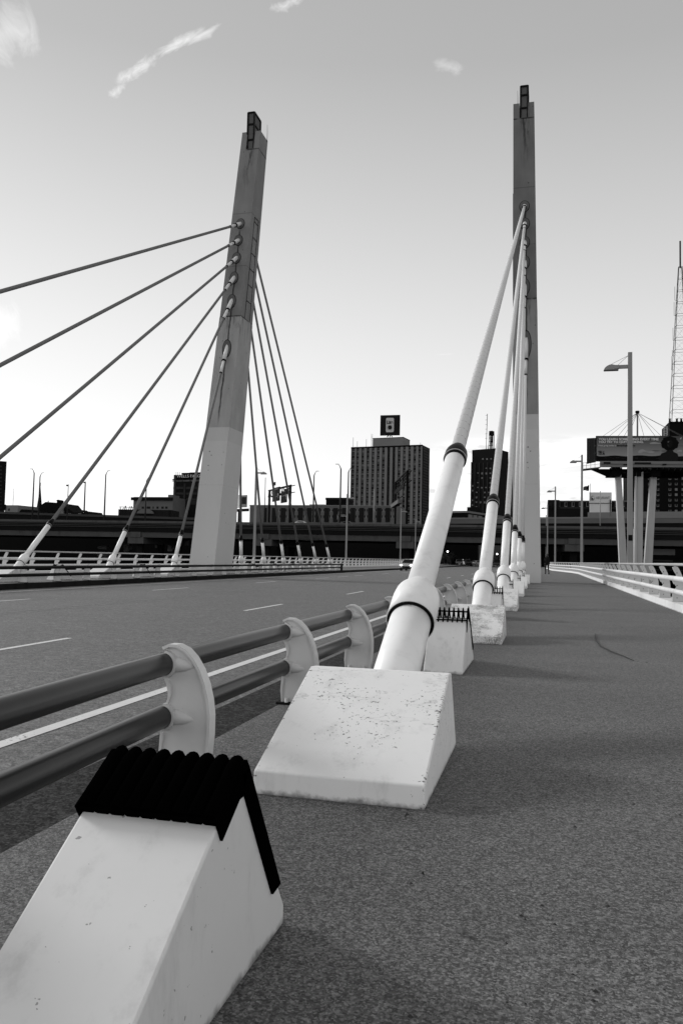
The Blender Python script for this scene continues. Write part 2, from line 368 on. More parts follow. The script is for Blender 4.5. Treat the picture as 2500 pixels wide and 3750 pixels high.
def text(s, m, parent, loc, height, width=None, shear=0, name='lettering', depth=0.02, bold=0.0):
    cu = bpy.data.curves.new(name, 'FONT'); cu.body = s; cu.size = 1; cu.extrude = depth; cu.shear = shear; cu.offset = bold
    t = bpy.data.objects.new(name, cu); COL.objects.link(t)
    bpy.context.view_layer.update()
    me = bpy.data.meshes.new_from_object(t.evaluated_get(bpy.context.evaluated_depsgraph_get()))
    bpy.data.objects.remove(t)
    xs = [v.co.x for v in me.vertices]; ys = [v.co.y for v in me.vertices]
    sy = height / (max(ys) - min(ys)); sx = (width / (max(xs) - min(xs))) if width else sy
    x0, y0 = min(xs), min(ys)
    for v in me.vertices: v.co = Vector(((v.co.x - x0) * sx, -v.co.z, (v.co.y - y0) * sy))
    me.materials.clear(); me.materials.append(M[m])
    o = bpy.data.objects.new(name, me); COL.objects.link(o); o.parent = parent; o.location = loc
    return o

# ------------------------------------------------------------------ ground, deck
WX0, WX1 = -18.5, -2.0                                  # kerb lines
def fence_x(Y):                                         # inner line of the right fence kerb
    pts = [(-40, 3.05), (18, 3.15), (60, 3.28), (88, 3.40), (97, 2.9), (118, 0.95), (160, 0.15), (215, 0.0)]
    for (a, xa), (b, xb) in zip(pts, pts[1:]):
        if a <= Y <= b: return xa + (xb - xa) * (Y - a) / (b - a)
    return pts[-1][1]
LFX = -24.35
def strip(name, m, Ys, fa, fb, z0, z1, kind=True, parent=None):
    mb = MB(); prev = None; b = mb.b
    for Y in Ys:
        ring = [b.verts.new((fa(Y), Y, z0)), b.verts.new((fb(Y), Y, z0)), b.verts.new((fb(Y), Y, z1)), b.verts.new((fa(Y), Y, z1))]
        if prev:
            for i in range(4): b.faces.new((prev[i], prev[(i + 1) % 4], ring[(i + 1) % 4], ring[i]))
        else: b.faces.new(ring)
        prev = ring
    b.faces.new(prev[::-1])
    o = mb.obj(name, m, parent)
    if kind: struct(o)
    return o
YS = [-20, 0, 18, 40, 60, 75, 88, 97, 107, 118, 139, 160, 215]
struct(MB().box(-4000, 4000, -600, 5000, -9.2, -9.0).obj('ground', 'under'))
struct(MB().box(-140, 160, 214.0, 900, -0.6, -0.24).obj('ground_beyond_bridge', 'under'))
strip('road', 'road', [-20, 215, 420], lambda y: WX0, lambda y: WX1, -0.9, -0.22)
strip('right_walkway', 'walk', YS, lambda y: WX1, lambda y: fence_x(y) + 0.02, -0.9, 0.0)
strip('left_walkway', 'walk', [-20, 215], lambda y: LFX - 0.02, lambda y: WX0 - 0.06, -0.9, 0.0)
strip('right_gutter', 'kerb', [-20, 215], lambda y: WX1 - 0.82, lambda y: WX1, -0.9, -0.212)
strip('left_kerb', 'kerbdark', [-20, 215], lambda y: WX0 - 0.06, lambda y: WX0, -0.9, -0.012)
strip('right_fence_kerb', 'white', YS, lambda y: fence_x(y) + 0.02, lambda y: fence_x(y) + 0.5, -0.9, 0.2)
strip('left_fence_kerb', 'white', [-20, 215], lambda y: LFX - 0.5, lambda y: LFX - 0.02, -0.9, 0.2)
# painted lines
zl = -0.216
def line(x0, y0, x1, y1, w, m='lane', name='lane_line'):
    mb = MB(); nx = w / 2
    k = max(1, int((y1 - y0) / 6)); vs = []
    for i in range(k + 1):
        t = i / k; x = x0 + (x1 - x0) * t; y = y0 + (y1 - y0) * t
        vs.append((mb.b.verts.new((x - nx, y, zl)), mb.b.verts.new((x + nx, y, zl))))
    for a, c in zip(vs, vs[1:]): mb.b.faces.new((a[0], a[1], c[1], c[0]))
    return struct(mb.obj(name, m))
line(-3.73, -5, -3.55, 200, 0.13, name='edge_line')
line(-17.45, -5, -17.95, 200, 0.10, name='edge_line')
for i in range(-1, 14):
    line(-7.28, 8.2 + i * 10.7 - 0.0, -7.36, 11.4 + i * 10.7, 0.11, name='lane_dash')
for y in (6.0, 17.1, 27.7, 38.9, 50.1, 55.8, 61, 72, 83, 94, 105):
    line(-14.43, y, -14.43, y + 3.2, 0.10, name='lane_dash')
line(-11.33, -5, -11.6, 180, 0.05, 'laneworn', name='centre_line')
line(-11.58, -5, -11.85, 180, 0.05, 'laneworn', name='centre_line')
# pale pavement and kerbs beyond the bridge
struct(MB().box(-52, -38, 236, 330, -0.216, -0.205).obj('crossing_pavement', 'bmid'))
struct(MB().box(-38, -13.6, 236, 330, -0.212, -0.203).obj('crossing_road', 'blight'))

# ------------------------------------------------------------------ guardrails
def flange(mb, pts, y0, y1, th, side=1):
    P = []; n_ = len(pts)
    for i in range(n_):
        a = Vector(pts[max(i - 1, 0)]); b = Vector(pts[min(i + 1, n_ - 1)]); d = (b - a).normalized(); q = Vector((-d.y, d.x)) * th * side
        P.append(Vector(pts[i]) + q)
    outl = [tuple(p) for p in pts] + [tuple(p) for p in reversed(P)]
    V0 = [mb.b.verts.new((x, y0, z)) for x, z in outl]; V1 = [mb.b.verts.new((x, y1, z)) for x, z in outl]
    for i in range(len(outl)):
        j = (i + 1) % len(outl); mb.b.faces.new((V0[i], V0[j], V1[j], V1[i])).smooth = False
    for i in range(n_ - 1):
        for V in (V0, V1): mb.b.faces.new((V[i], V[i + 1], V[len(outl) - 2 - i], V[len(outl) - 1 - i]))
outer = [(0.27, 0.015), (0.287, 0.10), (0.296, 0.20), (0.296, 0.30), (0.285, 0.38), (0.262, 0.46), (0.228, 0.535), (0.185, 0.595), (0.14, 0.635), (0.09, 0.655), (0.045, 0.655), (0.01, 0.64)]
outer = [(x * 0.925, z) for x, z in outer]
def seat(cx, cz, r, a0, a1, k=7): return [(cx + r * math.cos(math.radians(a0 + (a1 - a0) * i / k)), cz + r * math.sin(math.radians(a0 + (a1 - a0) * i / k))) for i in range(k + 1)]
T1 = (0.012, 0.562, 0.060); T2 = (0.012, 0.283, 0.060)
web = outer + seat(T1[0], T1[1], 0.064, 75, -100) + [(0.02, 0.46), (0.035, 0.40), (0.03, 0.36)] + seat(T2[0], T2[1], 0.064, 80, -100) + [(-0.005, 0.19), (-0.01, 0.10), (0.0, 0.015)]
def post_mesh():
    mb = MB(); mb.prism(web, lambda a, b, t: (a, t, b), -0.013, 0.013)
    flange(mb, outer, -0.038, 0.038, 0.016, -1)
    for (cx, cz, r) in (T1, T2):                        # cast saddles round the tubes, tapering into the web
        mb.tube([(cx + 0.055, 0, cz), (cx + 0.085, 0, cz), (cx + 0.12, 0, cz - .004), (cx + 0.15, 0, cz - .006), (cx + .185, 0, cz - .008)], [0.046, 0.043, 0.034, 0.022, 0.010], 16)
        flange(mb, seat(cx, cz, r + 0.003, 82, -82, 12), -0.045, 0.045, 0.012, 1)
    flange(mb, [(0.03, 0.475), (0.046, 0.43), (0.046, 0.40), (0.03, 0.355)], -0.028, 0.028, 0.012, 1)
    flange(mb, [(0.012, 0.20), (0.004, 0.15), (-0.002, 0.08), (0.004, 0.015)], -0.028, 0.028, 0.012, 1)
    return mb
gp = post_mesh().mesh('guardrail_post'); gp.materials.append(M['steelwhite'])
gb = MB().box(-0.03, 0.31, -0.055, 0.055, 0, 0.018).mesh('base_plate'); gb.materials.append(M['kerbdark'])
bo = MB()
for y in (-0.036, 0.036):
    for x in (0.05, 0.20): bo.tube([(x, y, 0.018), (x, y, 0.05)], 0.016, 6, smooth=False)
bo = bo.mesh('bolt'); bo.materials.append(M['steelwhite'])
def rail_x(y): return 0.0 if y > 4.3 else 0.037 * (4.3 - y) ** 1.25 if y > 2 else 0.105 + (2 - y) * 0.05
def guardrail(label, x, side, Ys, y0, y1, tm='tube'):
    g = thing('guardrail', label, 'guardrail', (x, 0, 0))
    if side < 0: g.scale = (-1, 1, 1)
    for nm, T in (('top_rail', T1), ('lower_rail', T2)):
        ys = [y0, -1, 0, 1, 1.8, 2.5, 3.0, 3.5, 4.0, 4.6] + [6 + (y1 - 6) * i / 24 for i in range(25)]
        MB().tube([(T[0] + (rail_x(y) if side > 0 else 0), y, T[1]) for y in sorted(ys)], T[2], 28).obj(nm, tm, g)
    for Y in Ys:
        p = bpy.data.objects.new('post', gp); COL.objects.link(p); p.parent = g; p.location = (rail_x(Y) if side > 0 else 0, Y, 0)
        for nm, me in (('base_plate', gb), ('bolt', bo)):
            q = bpy.data.objects.new(nm, me); COL.objects.link(q); q.parent = p
    MB().box(-0.06, 0.13, y1, y1 + 0.12, 0.0, 0.66, 0.01).obj('end_post', tm, g)
    return g
guardrail('guardrail of two dull grey tubes on curved white posts along the right walkway', -1.995, 1, [1.70] + [3.98 + 2.06 * i for i in range(0, 34)], -2.0, 74.0)
guardrail('guardrail of two dark tubes on white posts along the far left walkway', -18.5, -1, [21.5 + 2.12 * i for i in range(0, 25)], -2.0, 73.0, 'tubeblack')

# ------------------------------------------------------------------ outer fences
fin = [(0.0, 0.215), (0.0, 0.42), (0.045, 0.50), (0.10, 0.565), (0.04, 0.66), (0.0, 0.74), (0.045, 0.84), (0.10, 0.905), (0.04, 1.0), (0.0, 1.10)]
fweb = fin + [(0.05, 1.125), (0.12, 1.11), (0.17, 1.02), (0.22, 0.90), (0.262, 0.75), (0.285, 0.60), (0.295, 0.45), (0.293, 0.33), (0.285, 0.215)]
def fpost():
    mb = MB(); mb.prism(fweb, lambda a, b, t: (a, t, b), -0.012, 0.012)
    flange(mb, fin[:4], -0.03, 0.03, 0.014, 1); flange(mb, fin[4:7], -0.03, 0.03, 0.014, 1); flange(mb, fin[7:], -0.03, 0.03, 0.014, 1)
    return mb
fp = fpost().mesh('fence_post'); fp.materials.append(M['steelwhite'])
fb = MB().box(-0.02, 0.32, -0.06, 0.06, 0.2, 0.216).mesh('foot_plate'); fb.materials.append(M['tubegrey'])
pg = MB()
for z in (0.30, 0.62, 0.95): pg.tube([(0.10, -0.03, z), (0.10, 0.03, z)], 0.012, 8)
pg = pg.mesh('cable_fitting'); pg.materials.append(M['darkpole'])
def fence(label, xf, side, Ys, y0, y1):
    g = thing('pedestrian_fence', label, 'fence')
    path = [y0] + [y for y in YS if y0 < y < y1] + [y1]
    for nm, dx, z, r, m in (('handrail', 0.06, 1.165, 0.036, 'tubegrey'), ('upper_rail', -0.045, 0.812, 0.063, 'tubewhite'), ('lower_rail', -0.045, 0.487, 0.063, 'tubewhite')):
        MB().tube([(xf(y) + side * dx, y, z) for y in path], r, 20).obj(nm, m, g)
    for Y in Ys:
        p = bpy.data.objects.new('post', fp); COL.objects.link(p); p.parent = g; p.location = (xf(Y), Y, 0)
        dx = xf(Y + 0.5) - xf(Y - 0.5)
        p.rotation_euler = (0, 0, math.atan2(-dx, 1))
        if side < 0: p.scale = (-1, 1, 1)
        for nm, me in (('foot_plate', fb), ('cable_fitting', pg)):
            if nm == 'cable_fitting' and (side < 0 or Y > 70): continue
            q = bpy.data.objects.new(nm, me); COL.objects.link(q); q.parent = p
    return g
fence('white curved-post fence along the outer edge of the right walkway, bending left far ahead', lambda y: fence_x(y) + 0.07, 1, [-0.2 + 2.5 * i for i in range(2, 76)], 4, 190)
fence('white curved-post fence along the outer edge of the far left walkway', lambda y: LFX - 0.07, -1, [22.2 + 2.06 * i for i in range(0, 80)], 10, 190)

# ------------------------------------------------------------------ anchor blocks
BLK = [(0.0, 0.0), (0.012, 0.112), (0.955, 0.497), (1.05, 0.49), (1.36, 0.0)]
def block(x, Y, label, m='white', group='sloped white cable anchor blocks', w=0.80):
    mb = MB(); mb.prism(BLK, lambda a, b, t: (t, a, b), -w / 2, w / 2, 0.009)
    o = mb.obj('anchor_block', m); o.location = (x, Y, -0.004)
    return tag(o, label, 'anchor block', group)
nth = ['nearest', 'second', 'third', 'fourth', 'fifth', 'sixth']
RY = [3.72, 11.29, 18.97, 27.0, 35.1, 42.4]; RX = [-.93, -.965, -1.01, -1.06, -1.12, -1.15]
desc = ['nearest cable anchor block on the right walkway, dark pits over its slope',
        'heavily peeling anchor block behind the second pair of spiked blocks on the right walkway',
        'third peeling anchor block along the right walkway, grey patches over its slope',
        'fourth anchor block along the right walkway, white with a few chips',
        'clean fifth anchor block along the right walkway before the pylon',
        'last anchor block right in front of the right pylon']
desc[1] = 'second anchor block along the right walkway, white paint peeling off over most of its slope'
for i in range(6):
    block(RX[i] - (.018 if i == 0 else 0), RY[i], desc[i], ['whitepit', 'whiteworn', 'whiteworn2', 'white', 'white', 'white'][i], w=.84 if i == 0 else .8)
LA = [5.4, 12.5, 19.5, 26.7, 33.65, 40.7]; LX = [-19.3, -19.45, -19.6, -19.72, -19.85, -19.98]
for i in (2, 3, 4, 5):
    block(LX[i], LA[i] - 1.45, '%s anchor block before the left pylon on the far walkway' % {2: 'out-of-view farthest', 3: 'leftmost white', 4: 'middle white', 5: 'closest white'}[i], 'white')
RRY = [51.82, 56.57, 61.3, 66.05, 70.9, 75.9]
for i, Y in enumerate(RRY):
    mb = MB(); mb.prism(BLK, lambda a, b, t: (t, -a, b), -0.4, 0.4, 0.014)
    o = mb.obj('anchor_block', 'white'); o.location = (-20.3, Y + 1.45, -0.004)
    tag(o, '%s white anchor block behind the left pylon on the far walkway' % nth[i], 'anchor block', 'sloped white cable anchor blocks')
    o2 = o.copy(); COL.objects.link(o2); o2.location = (-1.2, Y + 1.45, -0.004)
    tag(o2, '%s white anchor block hidden behind the right pylon' % nth[i], 'anchor block', 'sloped white cable anchor blocks')

# ------------------------------------------------------------------ spiked blocks
SPK = [(0.0, 0.0), (0.40, 0.525), (0.60, 0.525), (1.26, 0.06), (1.26, 0.0)]
SPN = [(0.0, 0.0), (0.84, 0.562), (0.875, 0.562), (1.265, 0.06), (1.265, 0.0)]
def spiked_near(x, Y):
    g = thing('spiked_block', 'white block in the near left corner, black scalloped cap over its ridge', 'barrier block', (x, Y, 0), 0, 'spiked white barrier blocks')
    mb = MB(); mb.prism(SPN, lambda a, b, t: (t, a, b), -0.191, 0.191, 0.007); mb.obj('concrete_body', 'white', g)
    cap = MB(); k = 9; w = 0.390 / k
    A = Vector((0.70, 0.487)); T = Vector((0.868, 0.590)); B = Vector((1.17, 0.165))
    for i in range(k):                                  # inverted V ribs with rounded tops, side by side
        cx = -0.195 + w * (i + 0.5)
        cap.tube([(cx, A.x, A.y), (cx, A.x + (T.x - A.x) * .85, A.y + (T.y - A.y) * .86), (cx, T.x, T.y), (cx, T.x + 0.04, T.y - 0.055), (cx, B.x, B.y)], [w * .54, w * .54, w * .52, w * .54, w * .54], 12)
    for s in (-1, 1):
        q = 0.1945 * s
        cap.prism([(0.685, 0.494), (0.726, 0.433), (0.868, 0.522), (0.905, 0.575), (0.885, 0.597), (0.86, 0.600)], lambda a, b, t: (t, a, b), q - 0.004, q + 0.004)
        cap.prism([(0.905, 0.575), (0.86, 0.56), (0.868, 0.522), (1.135, 0.142), (1.206, 0.147)], lambda a, b, t: (t, a, b), q - 0.004, q + 0.004)
    cap.prism([(0.683, 0.490), (0.85, 0.586), (0.892, 0.584), (0.95, 0.50), (0.87, 0.50)], lambda a, b, t: (t, a, b), -0.193, 0.193)
    cap.obj('spike_cap', 'blackpaint', g)
    return g
spiked_near(-0.978, 1.19)
body = MB(); body.prism(SPK, lambda a, b, t: (t, a, b), -0.2, 0.2, 0.012); body = body.mesh('concrete_body'); body.materials.append(M['white'])
comb = MB()
for i in range(9):
    x = -0.2 + 0.05 * i
    for (a, b) in (((0.375, 0.50), (0.50, 0.635)), ((0.50, 0.635), (0.635, 0.50))):
        comb.bar((x, a[0], a[1]), (x, b[0], b[1]), 0.012, 0.03)
for (yy, zz) in ((0.47, 0.605), (0.53, 0.605), (0.385, 0.522), (0.62, 0.522)): comb.bar((-0.205, yy, zz), (0.205, yy, zz), 0.012)
for s in (-1, 1):
    comb.prism([(0.37, 0.53), (0.335, 0.40), (0.40, 0.50), (0.50, 0.645), (0.55, 0.60), (1.10, 0.14), (1.14, 0.17), (0.56, 0.64), (0.50, 0.665)], lambda a, b, t: (t, a, b), s * 0.206 - 0.004, s * 0.206 + 0.004)
comb = comb.mesh('spike_comb'); comb.materials.append(M['blackpaint'])
def spiked(x, Y, label):
    g = thing('spiked_block', label, 'barrier block', (x, Y, 0), 0, 'spiked white barrier blocks')
    for nm, me in (('concrete_body', body), ('spike_comb', comb)):
        o = bpy.data.objects.new(nm, me); COL.objects.link(o); o.parent = g
for i, (x, Y) in enumerate([(-0.99, 8.13), (-1.02, 15.9), (-1.06, 22.3), (-1.1, 28.0 + 3.0), (-1.14, 38.6)]):
    spiked(x, Y, ['white block with a black spike comb between the two nearest big stay cables', 'second white block with spikes, beyond the peeling anchor block',
                  'third white block with spikes along the right walkway', 'fourth small white block with spikes along the right walkway', 'farthest white block with spikes before the right pylon'][i])
for i, (x, Y) in enumerate([(-19.65, 28.9), (-19.8, 36.2)]):
    spiked(x, Y, ['left one of two spiked white blocks behind the far guardrail', 'spiked white block behind the far guardrail closer to the left pylon'][i])
for i in range(5):
    spiked(-20.3, 53.4 + 4.7 * i, '%s small spiked block beyond the left pylon' % nth[i])

# ------------------------------------------------------------------ pylons
class Pyl:
    def __init__(s, fl, fr, dep0, tfl, tfr, dep1, H=29.8, Y0=46.0, Y1=49.0):
        s.fl, s.fr, s.d0, s.tfl, s.tfr, s.d1, s.H, s.Y0, s.Y1 = fl, fr, dep0, tfl, tfr, dep1, H, Y0, Y1
    def P(s, u, v, z):                                   # u across, v depth 0..1, z height
        t = z / s.H
        xl = s.fl + (s.tfl - s.fl) * t; xr = s.fr + (s.tfr - s.fr) * t
        return Vector((xl + (xr - xl) * u, s.Y0 + (s.Y1 - s.Y0) * t + v * (s.d0 + (s.d1 - s.d0) * t), z))
def pylon(p, label, mname, u_anch, left):
    g = thing('bridge_pylon', label, 'bridge pylon', p.P(.5, .5, 0))
    off = -g.location
    def pv(u, v, z): return p.P(u, v, z) + off
    mb = MB(); uvl = mb.b.loops.layers.uv.new('UVMap')
    def hexa(u0_, u1_, z0, z1, k=1):
        nonlocal mb, uvl
        for i in range(k):
            a = z0 + (z1 - z0) * i / k; b = z0 + (z1 - z0) * (i + 1) / k
            co = [(u0_, 0, a), (u1_, 0, a), (u1_, 1, a), (u0_, 1, a), (u0_, 0, b), (u1_, 0, b), (u1_, 1, b), (u0_, 1, b)]
            vs = [mb.b.verts.new(pv(*c)) for c in co]
            for fi, q in enumerate(((0, 1, 5, 4), (1, 2, 6, 5), (2, 3, 7, 6), (3, 0, 4, 7), (3, 2, 1, 0), (4, 5, 6, 7))):
                if fi == 4 and i > 0 or fi == 5 and i < k - 1: continue
                f = mb.b.faces.new([vs[j] for j in q])
                for lp, j in zip(f.loops, q):
                    u_, v_, z_ = co[j]
                    lp[uvl].uv = (u_ if fi in (0, 4, 5) else (1.6 + v_ if fi == 1 else 3 + v_), z_)
    ZT = 28.55
    hexa(0, 1, -0.05, 16.7, 1); hexa(0.012, 0.988, 16.7, ZT, 1)
    bmesh.ops.remove_doubles(mb.b, verts=mb.b.verts, dist=0.0005)
    mb.obj('concrete_shaft', mname, g)
    for ua, ub in ((0.012, 0.30), (0.70, 0.988)):
        mb = MB(); uvl = mb.b.loops.layers.uv.new('UVMap'); hexa(ua, ub, ZT, 29.55 if not left else 29.8, 1); mb.obj('top_prong', mname, g)
    # lantern: dark framed box with grey panels
    c0 = pv(0.34, 0.12, 28.3); hw = 0.46; x0 = c0.x; x1 = pv(0.68, 0.12, 28.3).x; y0 = c0.y; y1 = pv(0.5, 0.9, 28.3).y
    fr = MB(); zt = 31.15 if left else 30.65; zb = 28.9; zm = (zt + 29.3) / 2 + 0.1
    for x in (x0, x1):
        for y in (y0, y1): fr.bar((x, y, 28.55), (x, y, zt), 0.10)
    for z in (zb + 0.35, zm, zt):
        for y in (y0, y1): fr.bar((x0, y, z), (x1, y, z), 0.09)
        for x in (x0, x1): fr.bar((x, y0, z), (x, y1, z), 0.09)
    fr.box(x0, x1, y0, y1, zt, zt + 0.05)
    fr.obj('lantern_frame', 'signblack', g)
    MB().box(x0 + .03, x1 - .03, y0 + .03, y1 - .03, 28.55, zt - 0.03).obj('lantern_panel', 'bmid', g)
    ax = pv(0.20, 0.6, 29.7) if not left else pv(1.0, 0.9, 29.7)
    MB().tube([ax, ax + Vector((0, 0, .7)), ax + Vector((-0.02, 0, 1.2))], [0.018, 0.014, 0.008], 6).obj('lightning_rod', 'darkpole', g)
    # access panels on the road side face
    s = 1 if left else 0; eps = 0.012 if left else -0.012
    fr = MB(); zs = [16.9 + i * 1.1 for i in range(7)]
    for v in (0.30, 0.72):
        fr.bar(pv(s, v, 16.8) + Vector((eps, 0, 0)), pv(s, v, zs[-1] + .3) + Vector((eps, 0, 0)), 0.022)
    for z in zs[1:] + [zs[-1] + .3]:
        fr.bar(pv(s, 0.30, z) + Vector((eps, 0, 0)), pv(s, 0.72, z) + Vector((eps, 0, 0)), 0.022)
    fr.obj('access_hatch', 'gap', g)
    return g
PR = Pyl(-1.731, -0.194, 2.99, -2.068, -0.779, 1.43)
PL = Pyl(-21.538, -19.832, 2.99, -20.002, -18.666, 1.43)
gr = pylon(PR, 'right concrete pylon standing on the near walkway behind the row of white cables', 'pylonR', 0.5, False)
gl = pylon(PL, 'left concrete pylon across the road with cables fanning out on both sides', 'pylonL', 0.5, True)

# ------------------------------------------------------------------ stay cables
def perp_frame(d):
    up = Vector((0, 0, 1)); x = d.cross(up).normalized(); return x, x.cross(d)
def cable(A, B, label, group, py, face, helix=True, sheath='sheath'):
    A = Vector(A); B = Vector(B); d = (B - A).normalized(); L = (B - A).length
    g = thing('stay_cable', label, 'stay cable', A, 0, group)
    def q(s): return d * s
    sz = lambda z: (z - A.z) / d.z                      # distance along the cable at height z
    s_ring = sz(0.70); s_neck = sz(0.70) + 0.44; s_band = sz(2.28)
    MB().tube([q(-0.55), q(s_ring + 0.25)], 0.149, 40).obj('anchor_pipe', 'pipe', g)
    MB().tube([q(s_ring), q(s_ring + 0.28), q(s_ring + 0.36), q(s_neck), q(s_neck + .05)], [0.177, 0.177, 0.169, 0.123, 0.112], 40).obj('collar', 'pipe', g)
    MB().tube([q(s_ring - 0.008), q(s_ring - 0.001)], [0.168, 0.172], 40).obj('collar_shade', 'gap', g)  # black ring painting the dark inside of the open collar
    MB().tube([q(s_neck), q(s_band)], 0.108, 36).obj('guide_pipe', 'pipe', g)
    bt = MB().tube([q(s_band - 0.10), q(s_band - 0.085), q(s_band - 0.02), q(s_band + 0.10), q(s_band + 0.16), q(s_band + 0.20), q(s_band + 0.30)], [0.112, 0.119, 0.128, 0.126, 0.118, 0.095, 0.080], 36).obj('rubber_boot', 'rubber', g)
    bs = MB(); bs.tube([q(s_band - 0.055), q(s_band - 0.040)], 0.128, 36); bs.obj('boot_strap', 'tubegrey', bt)
    Ls = L - 2.0
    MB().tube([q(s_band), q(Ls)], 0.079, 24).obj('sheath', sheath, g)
    if helix:
        x, y = perp_frame(d); hp = []; s = s_band + 0.35; pitch = 0.27; k = 10
        while s < Ls:
            a = 2 * PI * (s / pitch); hp.append(q(s) + (x * math.cos(a) + y * math.sin(a)) * 0.0795); s += pitch / k
        MB().tube(hp, 0.0036, 4, smooth=False).obj('helical_bead', 'pole', g)
    MB().tube([q(Ls), q(Ls + 1.0)], 0.086, 20).obj('upper_sleeve', 'sheath', g)
    MB().tube([q(Ls + 1.0), q(L + 0.4)], 0.125, 20).obj('upper_socket', 'sheath', g)
    MB().tube([q(Ls - .03), q(Ls + .05)], 0.094, 20).obj('sleeve_gasket', 'gap', g); MB().tube([q(Ls + .97), q(Ls + 1.06)], 0.14, 20).obj('socket_gasket', 'gap', g)
    # bolted oval plate where it enters the pylon
    w = 0.27; hgt = 0.27 + 0.16 * abs(d.z / max(abs(d.y), .1)) * 0.9; hgt = min(hgt, 0.9)
    slope = (py.Y1 - py.Y0) / py.H if face < 0 else ((py.Y1 - py.Y0) + (py.d1 - py.d0)) / py.H
    cb = B - A; pts = []
    for i in range(28):
        a = 2 * PI * i / 28; z = math.sin(a) * hgt; pts.append((cb.x + math.cos(a) * w, z))
    y = lambda z: cb.y + slope * z
    mb = MB(); mb.prism([(px, pz) for px, pz in pts], lambda a, b, t: (a, y(b) + face * t, cb.z + b), 0.0, 0.035); mb.obj('anchor_plate', 'bmid', g)
    mb = MB(); mb.prism([((px - cb.x) * 1.13 + cb.x, pz * 1.09) for px, pz in pts], lambda a, b, t: (a, y(b) + face * t, cb.z + b), -0.02, 0.018); mb.obj('plate_joint', 'gap', g)
    return g
def onface(p, u, z, face):
    v = p.P(u, 0 if face < 0 else 1, z); return v
Rz = [22.66, 21.53, 20.33, 19.06, 17.51, 13.92]; Rx = [-1.306, -1.279, -1.268, -1.255, -1.24, -1.127]
Lz = [23.17, 22.0, 20.77, 19.39, 17.78, 14.55]; Lx = [-19.667, -19.72, -19.768, -19.843, -19.9, -20.008]
names = ['nearest thick white cable, rising across the picture to the top of the right pylon', 'second white cable in the row rising to the right pylon', 'third white cable in the row rising to the right pylon',
         'fourth white cable in the row rising to the right pylon', 'fifth white cable in the row, close to the right pylon', 'sixth and steepest white cable against the right pylon']
def ytop(p, z, face):
    return p.P(0.5, 0 if face < 0 else 1, z).y
GR = 'white stay cables of the bridge'
for i in range(6):
    cable((RX[i], RY[i] + 1.45, .41), (Rx[i], ytop(PR, Rz[i], -1), Rz[i]), names[i], GR, PR, -1, helix=(i < 4))
ln = ['uppermost front cable of the left pylon, leaving the picture high at the left', 'second front cable of the left pylon from the top', 'third front cable of the left pylon from the top',
      'fourth front cable of the left pylon, reaching its block at the far left', 'fifth front cable of the left pylon, second shortest', 'shortest front cable of the left pylon, hugging its face']
for i in range(6):
    cable((LX[i], LA[i], .41), (Lx[i], ytop(PL, Lz[i], -1), Lz[i]), ln[i], GR, PL, -1, helix=False, sheath='sheathshade')
for i in range(6):
    j = 5 - i
    cable((-20.3, RRY[i], .41), (Lx[j] , ytop(PL, Lz[j], 1), Lz[j]), '%s cable behind the left pylon, counted from the pylon' % nth[i], GR, PL, 1, helix=False, sheath='sheathshade')
    cable((-1.2, RRY[i], .41), (Rx[j], ytop(PR, Rz[j], 1), Rz[j]), '%s cable behind the right pylon, almost hidden by it' % nth[i], GR, PR, 1, helix=False)

# ------------------------------------------------------------------ bridge lamps
def lamp():
    g = thing('street_lamp', '', 'street lamp')
    MB().quadbox([(-.13, -.13, 0), (.13, -.13, 0), (.13, .13, 0), (-.13, .13, 0), (-.095, -.095, 11.5), (.095, -.095, 11.5), (.095, .095, 11.5), (-.095, .095, 11.5)]).obj('pole', 'pole', g)
    a = MB().box(-0.55, -0.09, -0.055, 0.055, 10.78, 10.94).obj('arm', 'pole', g)
    prof = [(-1.25, 10.72), (-1.20, 10.82), (-1.10, 10.90), (-0.98, 10.955), (-0.85, 10.965), (-0.70, 10.93), (-0.55, 10.93), (-0.50, 10.80), (-0.62, 10.76)]
    MB().prism(prof, lambda x, z, t: (x, t, z), -0.13, 0.13).obj('lamp_head', 'pole', g)
    MB().box(-1.23, -0.55, -0.11, 0.11, 10.695, 10.745).obj('lens', 'lens', g)
    w = MB(); w.tube([(-.09, 0, 11.36), (-0.97, 0, 10.96)], 0.010, 6); w.tube([(-.09, 0, 11.36), (-0.60, 0, 10.93)], 0.010, 6); w.obj('tie_rod', 'tubegrey', g)
    MB().box(-0.17, 0.17, -0.17, 0.17, -0.02, 0.05).obj('base_plate', 'pole', g)
    return g
lp = lamp(); lp.location = (4.05, 41.34, -1.0); lp.scale = (1, 1, 1.10)
lp['label'] = 'tall square-poled lamp in front of the billboard, nearest on the right fence'; lp['group'] = 'white lamps along the bridge fences'
MB().box(-0.09, 0.09, -0.16, -0.14, 3.0 , 3.25).obj('number_plate', 'bdark', lp)
GL = 'white lamps along the bridge fences'
for (x, Y, k, lb) in ((3.78, 87.8, 1, 'second lamp on the right fence, left of the flag'), (1.52, 124.4, 1, 'third lamp on the right fence, against the dark brick building'),
                      (0.52, 163.5, 1, 'fourth thin lamp right of the pylon'), (0.32, 200, 1, 'farthest thin lamp right of the pylon')):
    dup(lp, (x, Y, 0), 0, lb, GL)
for px, ptop, lb in ((932, 1709, 'lamp on the left fence seen between the rear cables of the left pylon'), (1268, 1808, 'lamp on the left fence just left of the tall office tower'),
                     (1466, 1861, 'lamp on the left fence in front of the office tower, near the silver car'), (1520, 1901, 'farthest lamp on the left fence, beside the biggest cable')):
    rr = ray(px, 2045); k = -24.9 / rr.x; Y = rr.y * k; h = (C + ray(px, ptop) * k).z
    dup(lp, (-24.95, Y, 0), PI, lb, GL, scale=h / 11.5)
